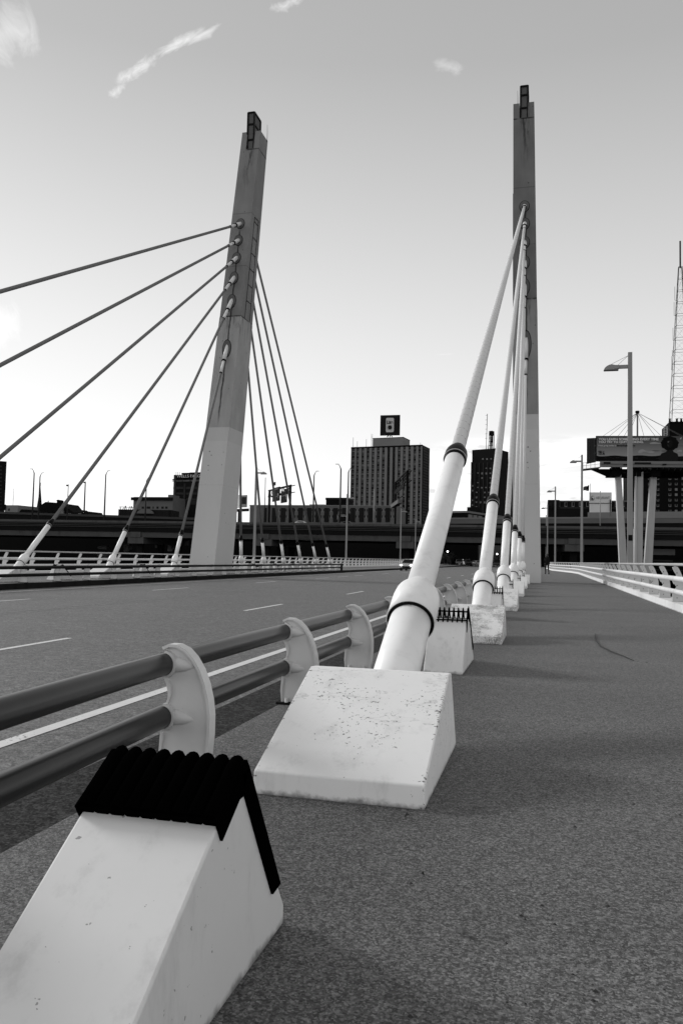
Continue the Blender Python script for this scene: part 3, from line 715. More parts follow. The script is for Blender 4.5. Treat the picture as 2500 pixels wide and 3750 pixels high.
for o in list(COL.objects):
    if o.name.startswith('number_plate') and o.parent != lp: bpy.data.objects.remove(o)

# ------------------------------------------------------------------ freeway overpass
def long_profile(name, pA, pB, prof, m, ext=0.6, parent=None):
    """prof: list of (depth away, z) outline, extruded along the line pA..pB"""
    a = Vector((pA.x, pA.y, 0)); b = Vector((pB.x, pB.y, 0)); d = b - a; a0 = a - d * ext; b0 = b + d * ext
    nrm = Vector((-d.y, d.x, 0)).normalized()
    mb = MB(); mb.prism(prof, lambda s_, z, t: tuple((a0 if t == 0 else b0) + nrm * s_ + Vector((0, 0, z))), 0, 1)
    return mb.obj(name, m, parent)
FA = atZ(0, 1902, 217); FB = atZ(2500, 1926, 184)
fw = thing('freeway_overpass', 'dark elevated freeway crossing the whole picture behind the bridge', 'overpass', (0, 0, 0))
long_profile('parapet', FA, FB, [(0, 9.25), (0, 9.85), (0.35, 9.85), (0.35, 9.25)], 'freeway', parent=fw)
for i, z in enumerate((8.95, 8.5, 8.1)):
    long_profile('edge_beam', FA, FB, [(0.06 + .1 * i, z), (0.06 + .1 * i, z + 0.16), (0.5, z + 0.16), (0.5, z)], 'girder', parent=fw)
long_profile('deck_slab', FA, FB, [(0.6, 6.95), (0.45, 9.25), (34, 9.25), (34, 6.95)], 'freewayshade', parent=fw)  # slab face lowered and blackened to give the overhang's shade
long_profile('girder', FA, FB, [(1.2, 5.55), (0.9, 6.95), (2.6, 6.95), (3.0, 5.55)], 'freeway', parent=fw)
for s in (9, 16, 23, 31): long_profile('girder', FA, FB, [(s, 5.6), (s, 7.9), (s + .6, 7.9), (s + .6, 5.6)], 'freewayshade', parent=fw)
def onF(px):
    rr = ray(px, 2040); a = FA; d = FB - FA
    k = (a.x * d.y - a.y * d.x) / (rr.x * d.y - rr.y * d.x); p = rr * k; return Vector((p.x, p.y, 0))
ang = math.atan2((FB - FA).y, (FB - FA).x)
for px in (490, 960, 1480, 2103):
    p = onF(px); t = Matrix.Rotation(ang, 3, 'Z')
    pr_ = thing('freeway_pier', 'concrete pier under the freeway %s' % {490: 'at the far left, between two front cables', 960: 'behind the rear cables of the left pylon', 1480: 'above the silver car', 2103: 'behind the person, right of the pylon'}[px], 'pier', p + t @ Vector((0, 2.5, 0)), ang, 'freeway piers')
    MB().box(-2.2, 2.2, -1.7, 30, 3.9, 5.52).obj('pier_cap', 'freeway', pr_); MB().box(-1.4, 1.4, -1.9, -1.2, 5.56, 7.3).obj('bearing_block', 'freeway', pr_)
    for y in (0.6, 14, 27): MB().box(-0.8, 0.8, y, y + 1.4, -9, 4.3).obj('column', 'freewayshade', pr_)
RA = atZ(-60, 1872, 262); RB = atZ(760, 1897, 252)
rm = thing('freeway_ramp', 'upper freeway ramp descending behind the overpass at the left', 'overpass')
def ramp(pA, pB, zA, zB, root, depth, ph, m1='girder', m2='freewayshade', drop=5, cap=None):
    a = Vector((pA.x, pA.y, 0)); b = Vector((pB.x, pB.y, 0)); d = (b - a); nr = Vector((-d.y, d.x, 0)).normalized()
    def q(t, s, dz): return a + d * t + nr * s + Vector((0, 0, zA + (zB - zA) * t + dz))
    for nm, m, s0, s1, z0, z1 in (('parapet', m1, 0, .4, -ph, 0), ('deck_slab', m2, .3, depth, -drop, -ph)):
        MB().quadbox([q(0, s0, z0), q(1, s0, z0), q(1, s1, z0), q(0, s1, z0), q(0, s0, z1), q(1, s0, z1), q(1, s1, z1), q(0, s1, z1)]).obj(nm, m, root)
    if cap: MB().quadbox([q(0, -.1, 0.0), q(1, -.1, 0.0), q(1, .5, 0.0), q(0, .5, 0.0), q(0, -.1, cap), q(1, -.1, cap), q(1, .5, cap), q(0, .5, cap)]).obj('coping', 'blight', root)
ramp(RA, RB, RA.z, RB.z, rm, 12, 0.7)
UA = atZ(1985, 1903, 232); UB = atZ(2560, 1897, 218)
um = thing('freeway_ramp', 'upper ramp with a pale parapet behind the billboard legs at the right', 'overpass')
UA2 = UA + (UA - UB) * 0.8
ramp(UA2, UB, UA.z, UB.z, um, 12, 1.35, 'bmid', cap=0.45, drop=3.2)
# black walls added to give the darkness under the freeway
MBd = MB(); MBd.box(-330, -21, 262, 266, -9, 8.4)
tag(MBd.obj('shade_wall', 'under'), 'added black wall giving the darkness under the freeway at the left', 'wall')
tag(MB().box(-9, 220, 256, 260, -9, 8.4).obj('shade_wall', 'under'), 'added black wall giving the darkness under the freeway at the right', 'wall')

# freeway lamps
def flamp(h=10.5):
    g = thing('freeway_lamp', '', 'street lamp')
    MB().tube([(0, 0, 0), (0, 0, h)], [0.20, 0.13], 8).obj('pole', 'darkpole', g)
    MB().tube([(0, 0, h), (0.25, 0, h + .6), (0.55, 0, h + .95)], [0.12, 0.07, 0.05], 6).obj('arm', 'darkpole', g)
    MB().box(0.45, 1.1, -.11, .11, h + .93, h + 1.02, 0.02).obj('lamp_head', 'darkpole', g)
    return g
fl = flamp(); first = True
for px, yt, ybase, Z, flip, lb in ((119, 1709, 1901, 218, 1, 'taller of the twin freeway lamps beside the church spire'), (141, 1724, 1902, 218, 0, 'lower of the twin freeway lamps right of the church spire'),
                                   (382, 1716, 1905, 214, 0, 'freeway lamp standing alone between two left front cables'), (532, 1742, 1906, 212, 0, 'freeway lamp before the classical building'),
                                   (1146, 1717, 1912, 203, 0, 'freeway lamp over the long low office block'), (1244, 1690, 1914, 202, 1, 'taller freeway lamp left of the office tower'),
                                   (1272, 1703, 1915, 202, 0, 'freeway lamp rising behind a bridge lamp left of the office tower')):
    b = atZ(px, ybase, Z); t = atZ(px, yt, Z); k = (t.z - b.z) / 11.9
    if first: fl.location = b; fl.scale = (k, k, k); fl.rotation_euler = (0, 0, PI if flip else 0); fl['label'] = lb; fl['group'] = 'freeway lamps'; first = False
    else: dup(fl, b, PI if flip else 0, lb, 'freeway lamps', scale=k)
for px, yt, yb, Z, r, lb in ((246, 1773, 1903, 216, .13, 'thin pole with a small camera box on the freeway at the left'), (309, 1763, 1875, 262, .26, 'thick dark mast behind the ramp at the left'),
                             (968, 1748, 1907, 205, .12, 'bare thin pole on the freeway left of the sign gantry'), (1367, 1790, 1915, 198, .15, 'bare grey pole in front of the office tower'),
                             (2196, 1797, 1925, 186, .12, 'thin grey pole in front of the white roof sign')):
    b = atZ(px, yb, Z); t = atZ(px, yt, Z)
    o = MB().tube([(0, 0, 0), (0, 0, t.z - b.z)], [r, r * .7], 8)
    if px in (246, 309): o.box(-0.55, 0.0, -.2, .2, t.z - b.z - .5, t.z - b.z - .1)
    o = o.obj('service_pole', 'darkpole' if px < 1000 else 'pole'); o.location = b; tag(o, lb, 'pole')

# ------------------------------------------------------------------ buildings
class Fac:
    """a building front between two photo columns at given distances; local frame x along, y away, z up"""
    def __init__(s, name, label, cat, pxl, pxr, Zl, Zr, group=None):
        a = atZ(pxl, 2040, Zl); b = atZ(pxr, 2040, Zr); s.a = Vector((a.x, a.y, 0)); d = Vector((b.x - a.x, b.y - a.y, 0)); s.w = d.length
        s.d = d.normalized(); s.n = Vector((-s.d.y, s.d.x, 0)); s.g = thing(name, label, cat, s.a, math.atan2(d.y, d.x), group)
    def loc(s, px, py, dep=0.0):
        rr = ray(px, py); o = C - (s.a + s.n * dep); k = -(o.dot(s.n)) / rr.dot(s.n); p = o + rr * k
        return p.dot(s.d), p.z
    def box(s, name, m, p0, p1, dep0, dep1, z0=None, z1=None, parent=None):
        x0, za = s.loc(*p0); x1, zb = s.loc(*p1)
        return MB().box(min(x0, x1), max(x0, x1), dep0, dep1, z0 if z0 is not None else min(za, zb), z1 if z1 is not None else max(za, zb)).obj(name, m, parent or s.g)

# tall office tower with the roof sign
T = Fac('office_tower', 'tall office tower with light vertical piers and a square roof sign', 'office building', 1279, 1541, 512, 494)
zt = T.loc(1420, 1634)[1]; DW = 15
MB().box(0, T.w, 0, DW, -9, zt - .05).obj('walls', 'bdark', T.g)
cols = [(205, 262), (288, 330), (370, 412), (452, 494), (533, 575), (615, 658), (697, 740), (781, 824), (864, 908), (947, 990), (1030, 1072), (1114, 1154), (1196, 1238), (1274, 1312)]
def zx(x): return 1240 + x * 0.2296
edges = [T.loc(zx(a), 1642)[0] for a, b in cols] + [T.w]
edge2 = [0] + [T.loc(zx(b), 1642)[0] for a, b in cols]
for i in range(len(cols) + 1):
    x0 = edge2[i] if i else 0; x1 = edges[i] if i < len(cols) else T.w
    if i == 0: x1 = max(x1, 0.4)
    MB().box(x0, x1, -0.9, 0, -9, zt).obj('pier', 'bconc', T.g)
MB().box(-0.05, T.w + .05, -0.95, -0.7, zt - 0.9, zt + .1).obj('roof_band', 'bdark', T.g)
nf = 17; fh = (zt - 1.2 - T.loc(1300, 1925)[1]) / nf
for i, (a, b) in enumerate(cols):
    x0, x1 = edges[i], edge2[i + 1]; g_ = MB(); sp_ = MB(); bl = MB(); zb = zt - 1.2
    dark = i in (7, 8)
    for f in range(nf + 2):
        z = zb - f * fh
        g_.box(x0, x1, -0.12, 0.02, z - fh, z)
        for q in (0.0, 0.30):
            if dark and q: continue
            sp_.box(x0, x1, -0.42, -0.13, z - fh * (q + 0.14), z - fh * (q + 0.02))
        if not dark and random.random() < 0.55:
            bl.box(x0 + .15, x1 - .15, -0.2, -0.125, z - fh * random.uniform(0.6, 0.95), z - fh * 0.46)
    o = g_.obj('window_bay', 'glass', T.g); sp_.obj('spandrel', 'bmid' if not dark else 'spandrel', o)
    if not dark: bl.obj('blind', 'blind', o)
# side face: dark with a fine grid
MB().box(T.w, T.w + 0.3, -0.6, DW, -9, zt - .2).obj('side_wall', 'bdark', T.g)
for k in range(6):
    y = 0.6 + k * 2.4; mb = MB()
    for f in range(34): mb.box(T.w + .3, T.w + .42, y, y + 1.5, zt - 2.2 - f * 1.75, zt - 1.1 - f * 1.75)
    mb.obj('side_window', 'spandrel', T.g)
x0, z0 = T.loc(1364, 1634, 3); x1, z1 = T.loc(1476, 1602, 3)
MB().box(x0, x1, 3, 17, zt - 1, z1).obj('penthouse', 'blight', T.g)
MB().box(x0 - .1, x1 + .1, 2.9, 17.1, z1 - 0.02, z1 + .35).obj('penthouse_coping', 'bdark', T.g)
ld = MB(); 
for xx in (x0 - 1.0, x0 - .3): ld.bar((xx, 3, zt - 1), (xx, 3, z1 + 3.2), 0.12)
for q in range(9): ld.bar((x0 - 1.0, 3, zt + q * .9), (x0 - .3, 3, zt + q * .9), 0.1)
ld.obj('roof_ladder', 'darkpole', T.g)
for px, py in ((1291, 1601), (1306, 1615), (1339, 1607), (1537, 1620)):
    x, z = T.loc(px, py); MB().tube([(x, 1, zt - .5), (x, 1, z)], 0.12, 5).obj('roof_antenna', 'darkpole', T.g)
SG = Fac('roof_sign', 'square black roof sign showing a pale drink can with the word Lite', 'sign', 1383, 1455, 506, 503)
zs0 = SG.loc(1428, 1594)[1]; zs1 = SG.loc(1428, 1520)[1]
MB().box(0, SG.w, 0, 1.2, zs0, zs1).obj('sign_face', 'signblack', SG.g)
lg = MB(); zp = T.loc(1428, 1602, 3)[1] + .35
for x in (SG.w * .35, SG.w * .5, SG.w * .62): lg.bar((x, .6, zp - .1), (x + (SG.w * .5 - x) * .5, .6, zs0), 0.5)
lg.obj('support_leg', 'darkpole', SG.g)
cx0, cz0 = SG.loc(1412, 1583); cx1, cz1 = SG.loc(1442, 1530); e = (cx1 - cx0) * .09; cm = (cx0 + cx1) / 2; cw = cx1 - cx0; chh = cz1 - cz0
MB().prism([(cx0 + e, cz0), (cx1 - e, cz0), (cx1, cz0 + e * 1.6), (cx1, cz1 - e * 1.6), (cx1 - e, cz1), (cx0 + e, cz1), (cx0, cz1 - e * 1.6), (cx0, cz0 + e * 1.6)], lambda a, b, t: (a, t, b), -0.12, 0).obj('can_picture', 'can', SG.g)
text('Lite', 'signblack', SG.g, (cx0 + cw * .12, -0.16, cz0 + chh * .56), chh * .26, cw * .78, name='lettering', bold=0.05, shear=0.0)
def disc(cx, cz, rx, rz, y0, y1, nm, m, par, k=24, r2=None, a0=0, a1=360):
    mb = MB()
    if r2 is None: mb.prism([(cx + rx * math.cos(2 * PI * i / k), cz + rz * math.sin(2 * PI * i / k)) for i in range(k)], lambda a, b, t: (a, t, b), y0, y1)
    else:
        A = [math.radians(a0 + (a1 - a0) * i / k) for i in range(k + 1)]
        mb.prism([(cx + rx * math.cos(a), cz + rz * math.sin(a)) for a in A] + [(cx + rx * r2 * math.cos(a), cz + rz * r2 * math.sin(a)) for a in reversed(A)], lambda a, b, t: (a, t, b), y0, y1)
    return mb.obj(nm, m, par)
disc(cm, cz0 + chh * .33, cw * .26, cw * .28, -0.18, -0.12, 'round_emblem', 'signblack', SG.g)
disc(cm, cz0 + chh * .33, cw * .36, cw * .38, -0.16, -0.12, 'emblem_arc', 'signblack', SG.g, r2=.93, a0=-70, a1=50)
disc(cm, cz0 + chh * .33, cw * .36, cw * .38, -0.16, -0.12, 'emblem_arc', 'signblack', SG.g, r2=.93, a0=130, a1=250)

# dark art-deco tower
A2 = Fac('masonry_tower', 'dark stepped masonry tower with a roof derrick, behind the second cable', 'office building', 1719, 1822, 520, 508)
def z2(py, px=1760): return A2.loc(px, py)[1]
xs = lambda px, py: A2.loc(px, py)[0]
MB().box(0, A2.w, 0, 24, -9, z2(1753)).obj('lower_walls', 'bdark', A2.g)
MB().box(xs(1723, 1720), A2.w, 0.0, 23.5, z2(1753), z2(1690)).obj('middle_walls', 'bdark', A2.g)
MB().box(xs(1726, 1660), xs(1811, 1660), 0.6, 20, z2(1690), z2(1645)).obj('upper_walls', 'bdark', A2.g)
for i, px in enumerate((1745, 1760, 1775, 1790)):
    for j in range(14):
        py = 1677 + j * 17.6
        if py > 1915: break
        if j == 1: continue
        x, z = A2.loc(px + (-2 if py > 1790 else 2) - (py - 1680) * .02, py); dy = 0.55 if py < 1690 else -0.05
        o = MB().box(x, x + 1.35, dy, dy + .06, z - 1.6, z).obj('window', 'glass', A2.g)
        if random.random() < .5: MB().box(x + .1, x + 1.25, dy - .04, dy, z - random.uniform(.7, 1.5), z - .15).obj('blind', 'blind', o)
for j in range(9):
    x, z = A2.loc(1727 - j * .3, 1758 + j * 17.6); o = MB().box(x, x + 1.2, -.05, .01, z - 1.6, z).obj('window', 'glass', A2.g)
    if j % 3: MB().box(x + .1, x + 1.1, -.09, -.05, z - 1.2, z - .15).obj('blind', 'blind', o)
for px in (1738, 1754, 1769, 1784, 1799):
    x = xs(px, 1700); MB().box(x - .25, x + .25, -0.18, 0.3, -9, z2(1695)).obj('pilaster', 'spandrel', A2.g)
dk = MB(); x0, _ = A2.loc(1777, 1645); x1, _ = A2.loc(1793, 1645); zt2 = z2(1645); ztt = z2(1577)
for x, dx in ((x0, .55), (x0 + (x1 - x0) * .35, .2), (x0 + (x1 - x0) * .65, -.2), (x1, -.55)):
    for y in (4, 6.5): dk.bar((x, y, zt2), (x + dx, y, ztt), 0.32)
for q in (.22, .42, .62): dk.bar((x0 + .2, 4, zt2 + (ztt - zt2) * q), (x1 - .2, 4, zt2 + (ztt - zt2) * q), 0.3)
dk.box(x0 + .5, x1 - .5, 3.9, 6.6, zt2 + (ztt - zt2) * .76, ztt)
dk.obj('roof_derrick', 'bblack', A2.g)
mm = MB(); xm, zm_ = A2.loc(1773, 1512); mm.tube([(xm - .6, 4, zt2), (xm, 4, zm_)], 0.2, 5)
for q in range(6): z = A2.loc(1773, 1517 + q * 17)[1]; mm.bar((xm - 1.3, 4, z), (xm, 4, z), 0.18)
mm.obj('roof_mast', 'darkpole', A2.g)

# small block between the towers
B3 = Fac('corner_block', 'low dark block with a pale roof edge and pale side, left of the masonry tower', 'building', 1640, 1705, 300, 296)
zt3 = B3.loc(1690, 1871)[1]
MB().box(0, B3.w, 0, 55, -2, zt3 - .7).obj('walls', 'bblack', B3.g)
MB().box(-.2, B3.w + .3, -.3, 55, zt3 - .7, zt3).obj('roof_edge', 'blight', B3.g)
MB().box(B3.w, B3.w + .15, 0.5, 55, -2, zt3 - 3.3).obj('side_wall', 'bmid', B3.g)
for k in range(9):
    MB().box(B3.w + .15, B3.w + .3, 3 + k * 5.6, 5.6 + k * 5.6, zt3 - 5.6, zt3 - 4.1).obj('window', 'glass', B3.g)
    if k < 3: MB().box(B3.w, B3.w + .12, 1.5 + k * 4.5, 5 + k * 4.5, zt3 - 2.8, zt3 - 1.2).obj('window', 'blight', B3.g)
x0, z0 = B3.loc(1668, 1868); x1, z1 = B3.loc(1704, 1854)
MB().box(x0, x1, 10, 14, zt3, z1 + .4).obj('roof_plant', 'bblack', B3.g)

# long low office block with dark bays
B4 = Fac('long_office_block', 'long low grey block with tall black bays behind the freeway, left of the office tower', 'building', 910, 1452, 300, 286)
zt4 = B4.loc(1180, 1851)[1]
MB().box(0, B4.w, 0, 18, -9, zt4).obj('walls', 'bmid', B4.g)
MB().box(-.1, B4.w + .1, -.15, .05, zt4 - .25, zt4 + .1).obj('roof_edge', 'blight', B4.g)
bays = [(912, 930)] + [(997 - 0 + i * 31.6 - (0), 1013 + i * 31.6) for i in range(14)]
bays = [(968, 976)] + [(997 + i * 31.9, 1012.5 + i * 31.9) for i in range(14)]
for a, b in bays:
    B4.box('dark_bay', 'glass', (a, 1860), (b, 1912), -0.25, 0.02)
for i in range(14):
    a = 1014 + i * 31.9
    for y0, y1 in ((1865, 1875), (1888, 1898)):
        o = B4.box('panel', 'blight' if (i + y0) % 3 else 'bmid', (a, y0), (a + 14.5, y1), -0.06, 0.02)
        for dx in (1, 10): B4.box('window', 'glass', (a + dx, y0 - 1), (a + dx + 3.2, y0 + 8), -0.12, -0.05)
B4.box('roof_plant', 'bblack', (1177, 1850), (1254, 1824), 6, 16, z0=zt4)
B4.box('roof_plant_cap', 'bdark', (1176, 1826), (1255, 1818), 5.8, 16.2)
B4.box('roof_plant', 'bmid', (1116, 1851), (1172, 1843), 6, 12, z0=zt4)

# left cluster
B5 = Fac('classical_building', 'grey classical building with a heavy dark cornice, left of the bank tower', 'building', 482, 627, 330, 326)
zt5 = B5.loc(550, 1820)[1]
MB().box(0, B5.w, 0, 25, -9, zt5).obj('walls', 'bmid', B5.g)
MB().box(-.8, B5.w, -.8, .1, zt5 - 1.4, zt5 - .2).obj('cornice', 'bdark', B5.g)
B5.box('corner_block', 'bmid', (612, 1822), (628, 1811), 1, 8)
for px in (520, 538, 592, 606): B5.box('window', 'glass', (px, 1855), (px + 8, 1863), -.08, .01)
for px, w_ in ((545, 10), (560, 6), (574, 12)): B5.box('window', 'glass', (px, 1855), (px + w_ * .6, 1863), -.08, .01)
B5b = Fac('industrial_block', 'low dark block with rooftop pipes and a curved vault before the classical building', 'building', 428, 622, 300, 298)
zz = B5b.loc(500, 1866)[1]
MB().box(0, B5b.w, 0, 10, -9, zz).obj('walls', 'bdark', B5b.g)
for k in range(7):
    B5b.box('wall_stripe', 'spandrel', (440, 1868 + k * 4), (618, 1869.5 + k * 4), -.1, .01)
vb = MB(); x0 = B5b.loc(505, 1880)[0]; x1 = B5b.loc(565, 1880)[0]
vb.prism([((x0 + x1) / 2 + (x1 - x0) / 2 * math.cos(PI * i / 12), zz - 1.5 + 1.6 * math.sin(PI * i / 12)) for i in range(13)], lambda a, b, t: (a, t, b), -1.2, 3); vb.obj('vaulted_roof', 'bmid', B5b.g)
rp_ = MB()
for k in range(9): x = 0.4 + k * .8; rp_.bar((x, 1, zz - .2), (x + random.uniform(-.5, .5), 1, zz + random.uniform(.6, 1.6)), 0.2)
rp_.bar((0, 1, zz + 1), (7, 1, zz + .8), 0.15); rp_.obj('roof_pipework', 'bblack', B5b.g)
B6 = Fac('bank_tower', 'dark bank tower with light sign letters, partly behind the left pylon', 'office building', 629, 760, 340, 334)
zt6 = B6.loc(700, 1738)[1]
MB().box(0, B6.w, 0, 25, -9, zt6).obj('walls', 'bdark', B6.g)
MB().box(0, 1.2, -.4, .1, -9, zt6).obj('corner_pier', 'spandrel', B6.g)
x0, z0 = B6.loc(650, 1749.5)
text('WELLS FARGO', 'signwhite', B6.g, (x0, -.5, z0), 1.15, B6.loc(748, 1749)[0] - x0, bold=0.0)
B6.box('sign_board', 'signblack', (649, 1751), (760, 1739), -.38, -.02)
B6.box('top_band', 'bblack', (633, 1758), (760, 1752), -.3, .0)
for k in range(26):
    xx = B6.loc(634 + k * 4.2, 1762)[0]; MB().box(xx, xx + random.uniform(.15, .35), -.3, -.02, z0 - 1.7, z0 - 1.05).obj('upper_window', 'blind', B6.g)
for px0, px1 in ((636, 673), (682, 722), (728, 758)):
    for k, y in enumerate((1783, 1804, 1826)): B6.box('floor_band', 'spandrel', (px0, y), (px1, y + 8 - k), -.2, .02)
B6.box('wall_panel', 'spandrel', (637, 1834), (758, 1848), -.16, .02)
for px in (675, 724): B6.box('pilaster', 'spandrel', (px, 1771), (px + 4, 1832), -.3, .02)
for px, py in ((644, 1854), (652.5, 1854), (661, 1854), (644, 1860), (652.5, 1860), (661, 1860), (674, 1884), (674, 1890)): B6.box('lit_window', 'blind', (px, py), (px + 5, py + 4), -.1, .01)
B6.box('roof_plant', 'bblack', (656, 1736), (700, 1729), 2, 8)
B6.box('roof_plant', 'bblack', (690, 1739), (745, 1728), 1, 7)
for px in (640, 646, 652): B6.box('roof_antenna', 'darkpole', (px, 1738), (px + .8, 1727), 1, 1.2)

B7 = Fac('edge_tower', 'dark tower cut off by the left edge of the photo', 'building', -160, 10, 420, 432)
MB().box(0, B7.w, 0, 20, -9, B7.loc(0, 1688)[1]).obj('walls', 'bdark', B7.g)
for k in range(12): B7.box('floor_band', 'spandrel', (-150, 1700 + k * 14), (8, 1705 + k * 14), -.15, .02)
B8 = Fac('rooftop_block', 'small pale grey block with a thin aerial at the far left', 'building', 11, 58, 330, 328)
MB().box(0, B8.w, 0, 22, -9, B8.loc(30, 1850)[1]).obj('walls', 'blight', B8.g)
B8.box('window', 'glass', (14, 1869), (20, 1859), -.1, .01); B8.box('window', 'glass', (32, 1871), (37, 1862), -.1, .01)
B8.box('roof_plant', 'bblack', (14, 1866), (24, 1848), -.6, .0)
x, z = B8.loc(39, 1787); MB().tube([(x, 2, B8.loc(39, 1851)[1]), (x, 2, z)], .1, 5).obj('aerial', 'tubegrey', B8.g)
CH = Fac('church', 'dark church spire with a pale gabled porch, between the twin freeway lamps', 'church', 116, 139, 345, 345)
xm = CH.w / 2; zb = CH.loc(128, 1880)[1]; zt_ = CH.loc(130, 1774)[1]
sp = MB(); bs = 8
ring = [(xm + CH.w * .52 * math.cos(2 * PI * i / bs + PI / 8), 3 + CH.w * .52 * math.sin(2 * PI * i / bs + PI / 8)) for i in range(bs)]
rv = [sp.b.verts.new((a, b, zb)) for a, b in ring]; tv = sp.b.verts.new((xm + .1, 3, zt_))
for i in range(bs): sp.b.faces.new((rv[i], rv[(i + 1) % bs], tv))
sp.b.faces.new(rv[::-1]); sp.obj('spire', 'bblack', CH.g)
MB().tube([(xm + .1, 3, zt_ - .5), (xm + .1, 3, CH.loc(130, 1765)[1])], .12, 5).obj('cross_finial', 'bblack', CH.g)
MB().box(0, CH.w, 0.5, 6, -9, zb).obj('tower_walls', 'bdark', CH.g)
x0, z0 = CH.loc(117, 1880); x1, z1 = CH.loc(137, 1861)
MB().prism([(x0, -9), (x1, -9), (x1, z0), ((x0 + x1) / 2, z1), (x0, z0)], lambda a, b, t: (a, t, b), -1, .4).obj('gable', 'blight', CH.g)
def poly_bld(name, label, pts, Z, m, depth=14, cat='building'):
    f = Fac(name, label, cat, pts[0][0], pts[-1][0], Z, Z - 2)
    pl = [f.loc(*p) for p in pts]
    MB().prism([(pl[0][0], -9)] + pl + [(pl[-1][0], -9)][::1], lambda a, b, t: (a, t, b), 0, depth).obj('roof_and_walls', m, f.g)
    return f
H1 = poly_bld('gabled_hall', 'big black hipped roof with finials and a square cupola, left of the spire', [(140, 1856), (168, 1838), (196, 1840), (232, 1843), (250, 1866), (262, 1876)], 335, 'bblack')
H1.g['label'] = 'big black hipped roof with finials and a square cupola, right of the spire'
H1.box('cupola', 'bblack', (196, 1842), (209, 1832), 3, 6)
x0, z0 = H1.loc(194.5, 1832); x1, z1 = H1.loc(210.5, 1828); MB().prism([(x0, z0), (x1, z0), ((x0 + x1) / 2, z1)], lambda a, b, t: (a, t, b), 2.5, 6.5).obj('cupola_roof', 'bblack', H1.g)
for px, py in ((168, 1832), (220, 1839)): H1.box('finial', 'bblack', (px - 1, py + 6), (px + 1, py), 2, 2.4)
x0, z0 = H1.loc(216, 1884); x1, z1 = H1.loc(238, 1884); MB().prism([(x0, -9), (x1, -9), (x1, z0), ((x0 + x1) / 2 + .6, H1.loc(228, 1862)[1]), (x0, z0)], lambda a, b, t: (a, t, b), -1.2, .2).obj('gable', 'blight', H1.g)
H2 = poly_bld('gabled_house', 'small gabled houses with pale dormers below the thick dark mast', [(246, 1872), (252, 1862), (268, 1876), (305, 1877), (308, 1871), (316, 1886)], 325, 'bblack')
for px in (252, 257, 288, 292, 296): H2.box('window', 'blind', (px, 1879), (px + 2.5, 1884), -.08, .01)
poly_bld('low_hall', 'low black roof between the small grey block and the spire', [(72, 1874), (78, 1865), (114, 1867), (118, 1878)], 322, 'bblack')

# right side buildings
B9 = Fac('brick_block', 'long dark brick block with square pale windows, right of the right pylon', 'building', 2003, 2345, 300, 292)
zt9 = B9.loc(2100, 1834)[1]
MB().box(0, B9.w, 0, 20, -9, zt9).obj('walls', 'bdark', B9.g)
MB().box(0, B9.w, -.25, .05, zt9 - .35, zt9 + .1).obj('roof_edge', 'bmid', B9.g)
B9.box('stair_tower', 'bdark', (2004, 1860), (2047, 1831), -.8, 4)
for i in range(12):
    px = 2039 + i * 26.3
    o = B9.box('window', 'blight', (px, 1856), (px + 10, 1839), -.12, .01); B9.box('pane', 'glass', (px + 2, 1853), (px + 9, 1839.5), -.2, -.13, parent=o)
for px, w_ in ((2006, 14), (2026, 10)):
    B9.box('window', 'glass', (px, 1852), (px + w_, 1841), -1.0, -.82)
B9.box('wall_stripe', 'spandrel', (2004, 1862), (2345, 1858), -.1, .01)
AS = Fac('roof_billboard', 'white sign board with a round emblem and grey letters, on the brick block', 'sign', 2156, 2238, 292, 290)
zA = AS.loc(2190, 1895)[1]
AS.box('upper_board', 'bwhite', (2156, 1842), (2238, 1803), 0, .6)
AS.box('lower_board', 'bwhite', (2157, 1875), (2237, 1844), .1, .6, z0=zA)
AS.box('frame', 'bmid', (2155, 1844), (2238, 1841.5), -.12, 0)
AS.box('frame_post', 'signblack', (2231, 1895), (2234, 1829), -.5, -.1)
x0, z0 = AS.loc(2180, 1827); x1, z1 = AS.loc(2231, 1818)
text('ASSURANT', 'signgrey', AS.g, (x0, -.12, z0), z1 - z0, x1 - x0, bold=0.01)
x, z = AS.loc(2168, 1824.5)
disc(x, z, .72, .95, -.12, 0, 'round_emblem', 'signgrey', AS.g); disc(x + .25, z + .2, .38, .45, -.2, -.12, 'emblem_cutout', 'bwhite', AS.g)
disc(x - .1, z - .25, .3, .28, -.26, -.2, 'emblem_detail', 'bdark', AS.g)
PW = Fac('pale_wall', 'pale low parapet wall at the foot of the brick block and the hotel', 'wall', 2150, 2520, 262, 250)
PW.box('wall', 'blight', (2150, 1893), (2232, 1876), 0, 3, z0=-2)
PW.box('wall', 'blight', (2232, 1893), (2520, 1873), 0.2, 3, z0=-2)
FLG = Fac('flag', 'striped flag flying from a thin pole, left of the white sign board', 'flag', 2134, 2161, 290, 290)
x, z = FLG.loc(2160, 1771); x_, zb = FLG.loc(2160, 1835); MB().tube([(x, 0, zb), (x, 0, z)], .09, 6).obj('flagpole', 'pole', FLG.g)
fx0, fz0 = FLG.loc(2134, 1797); fx1, fz1 = FLG.loc(2156, 1776)
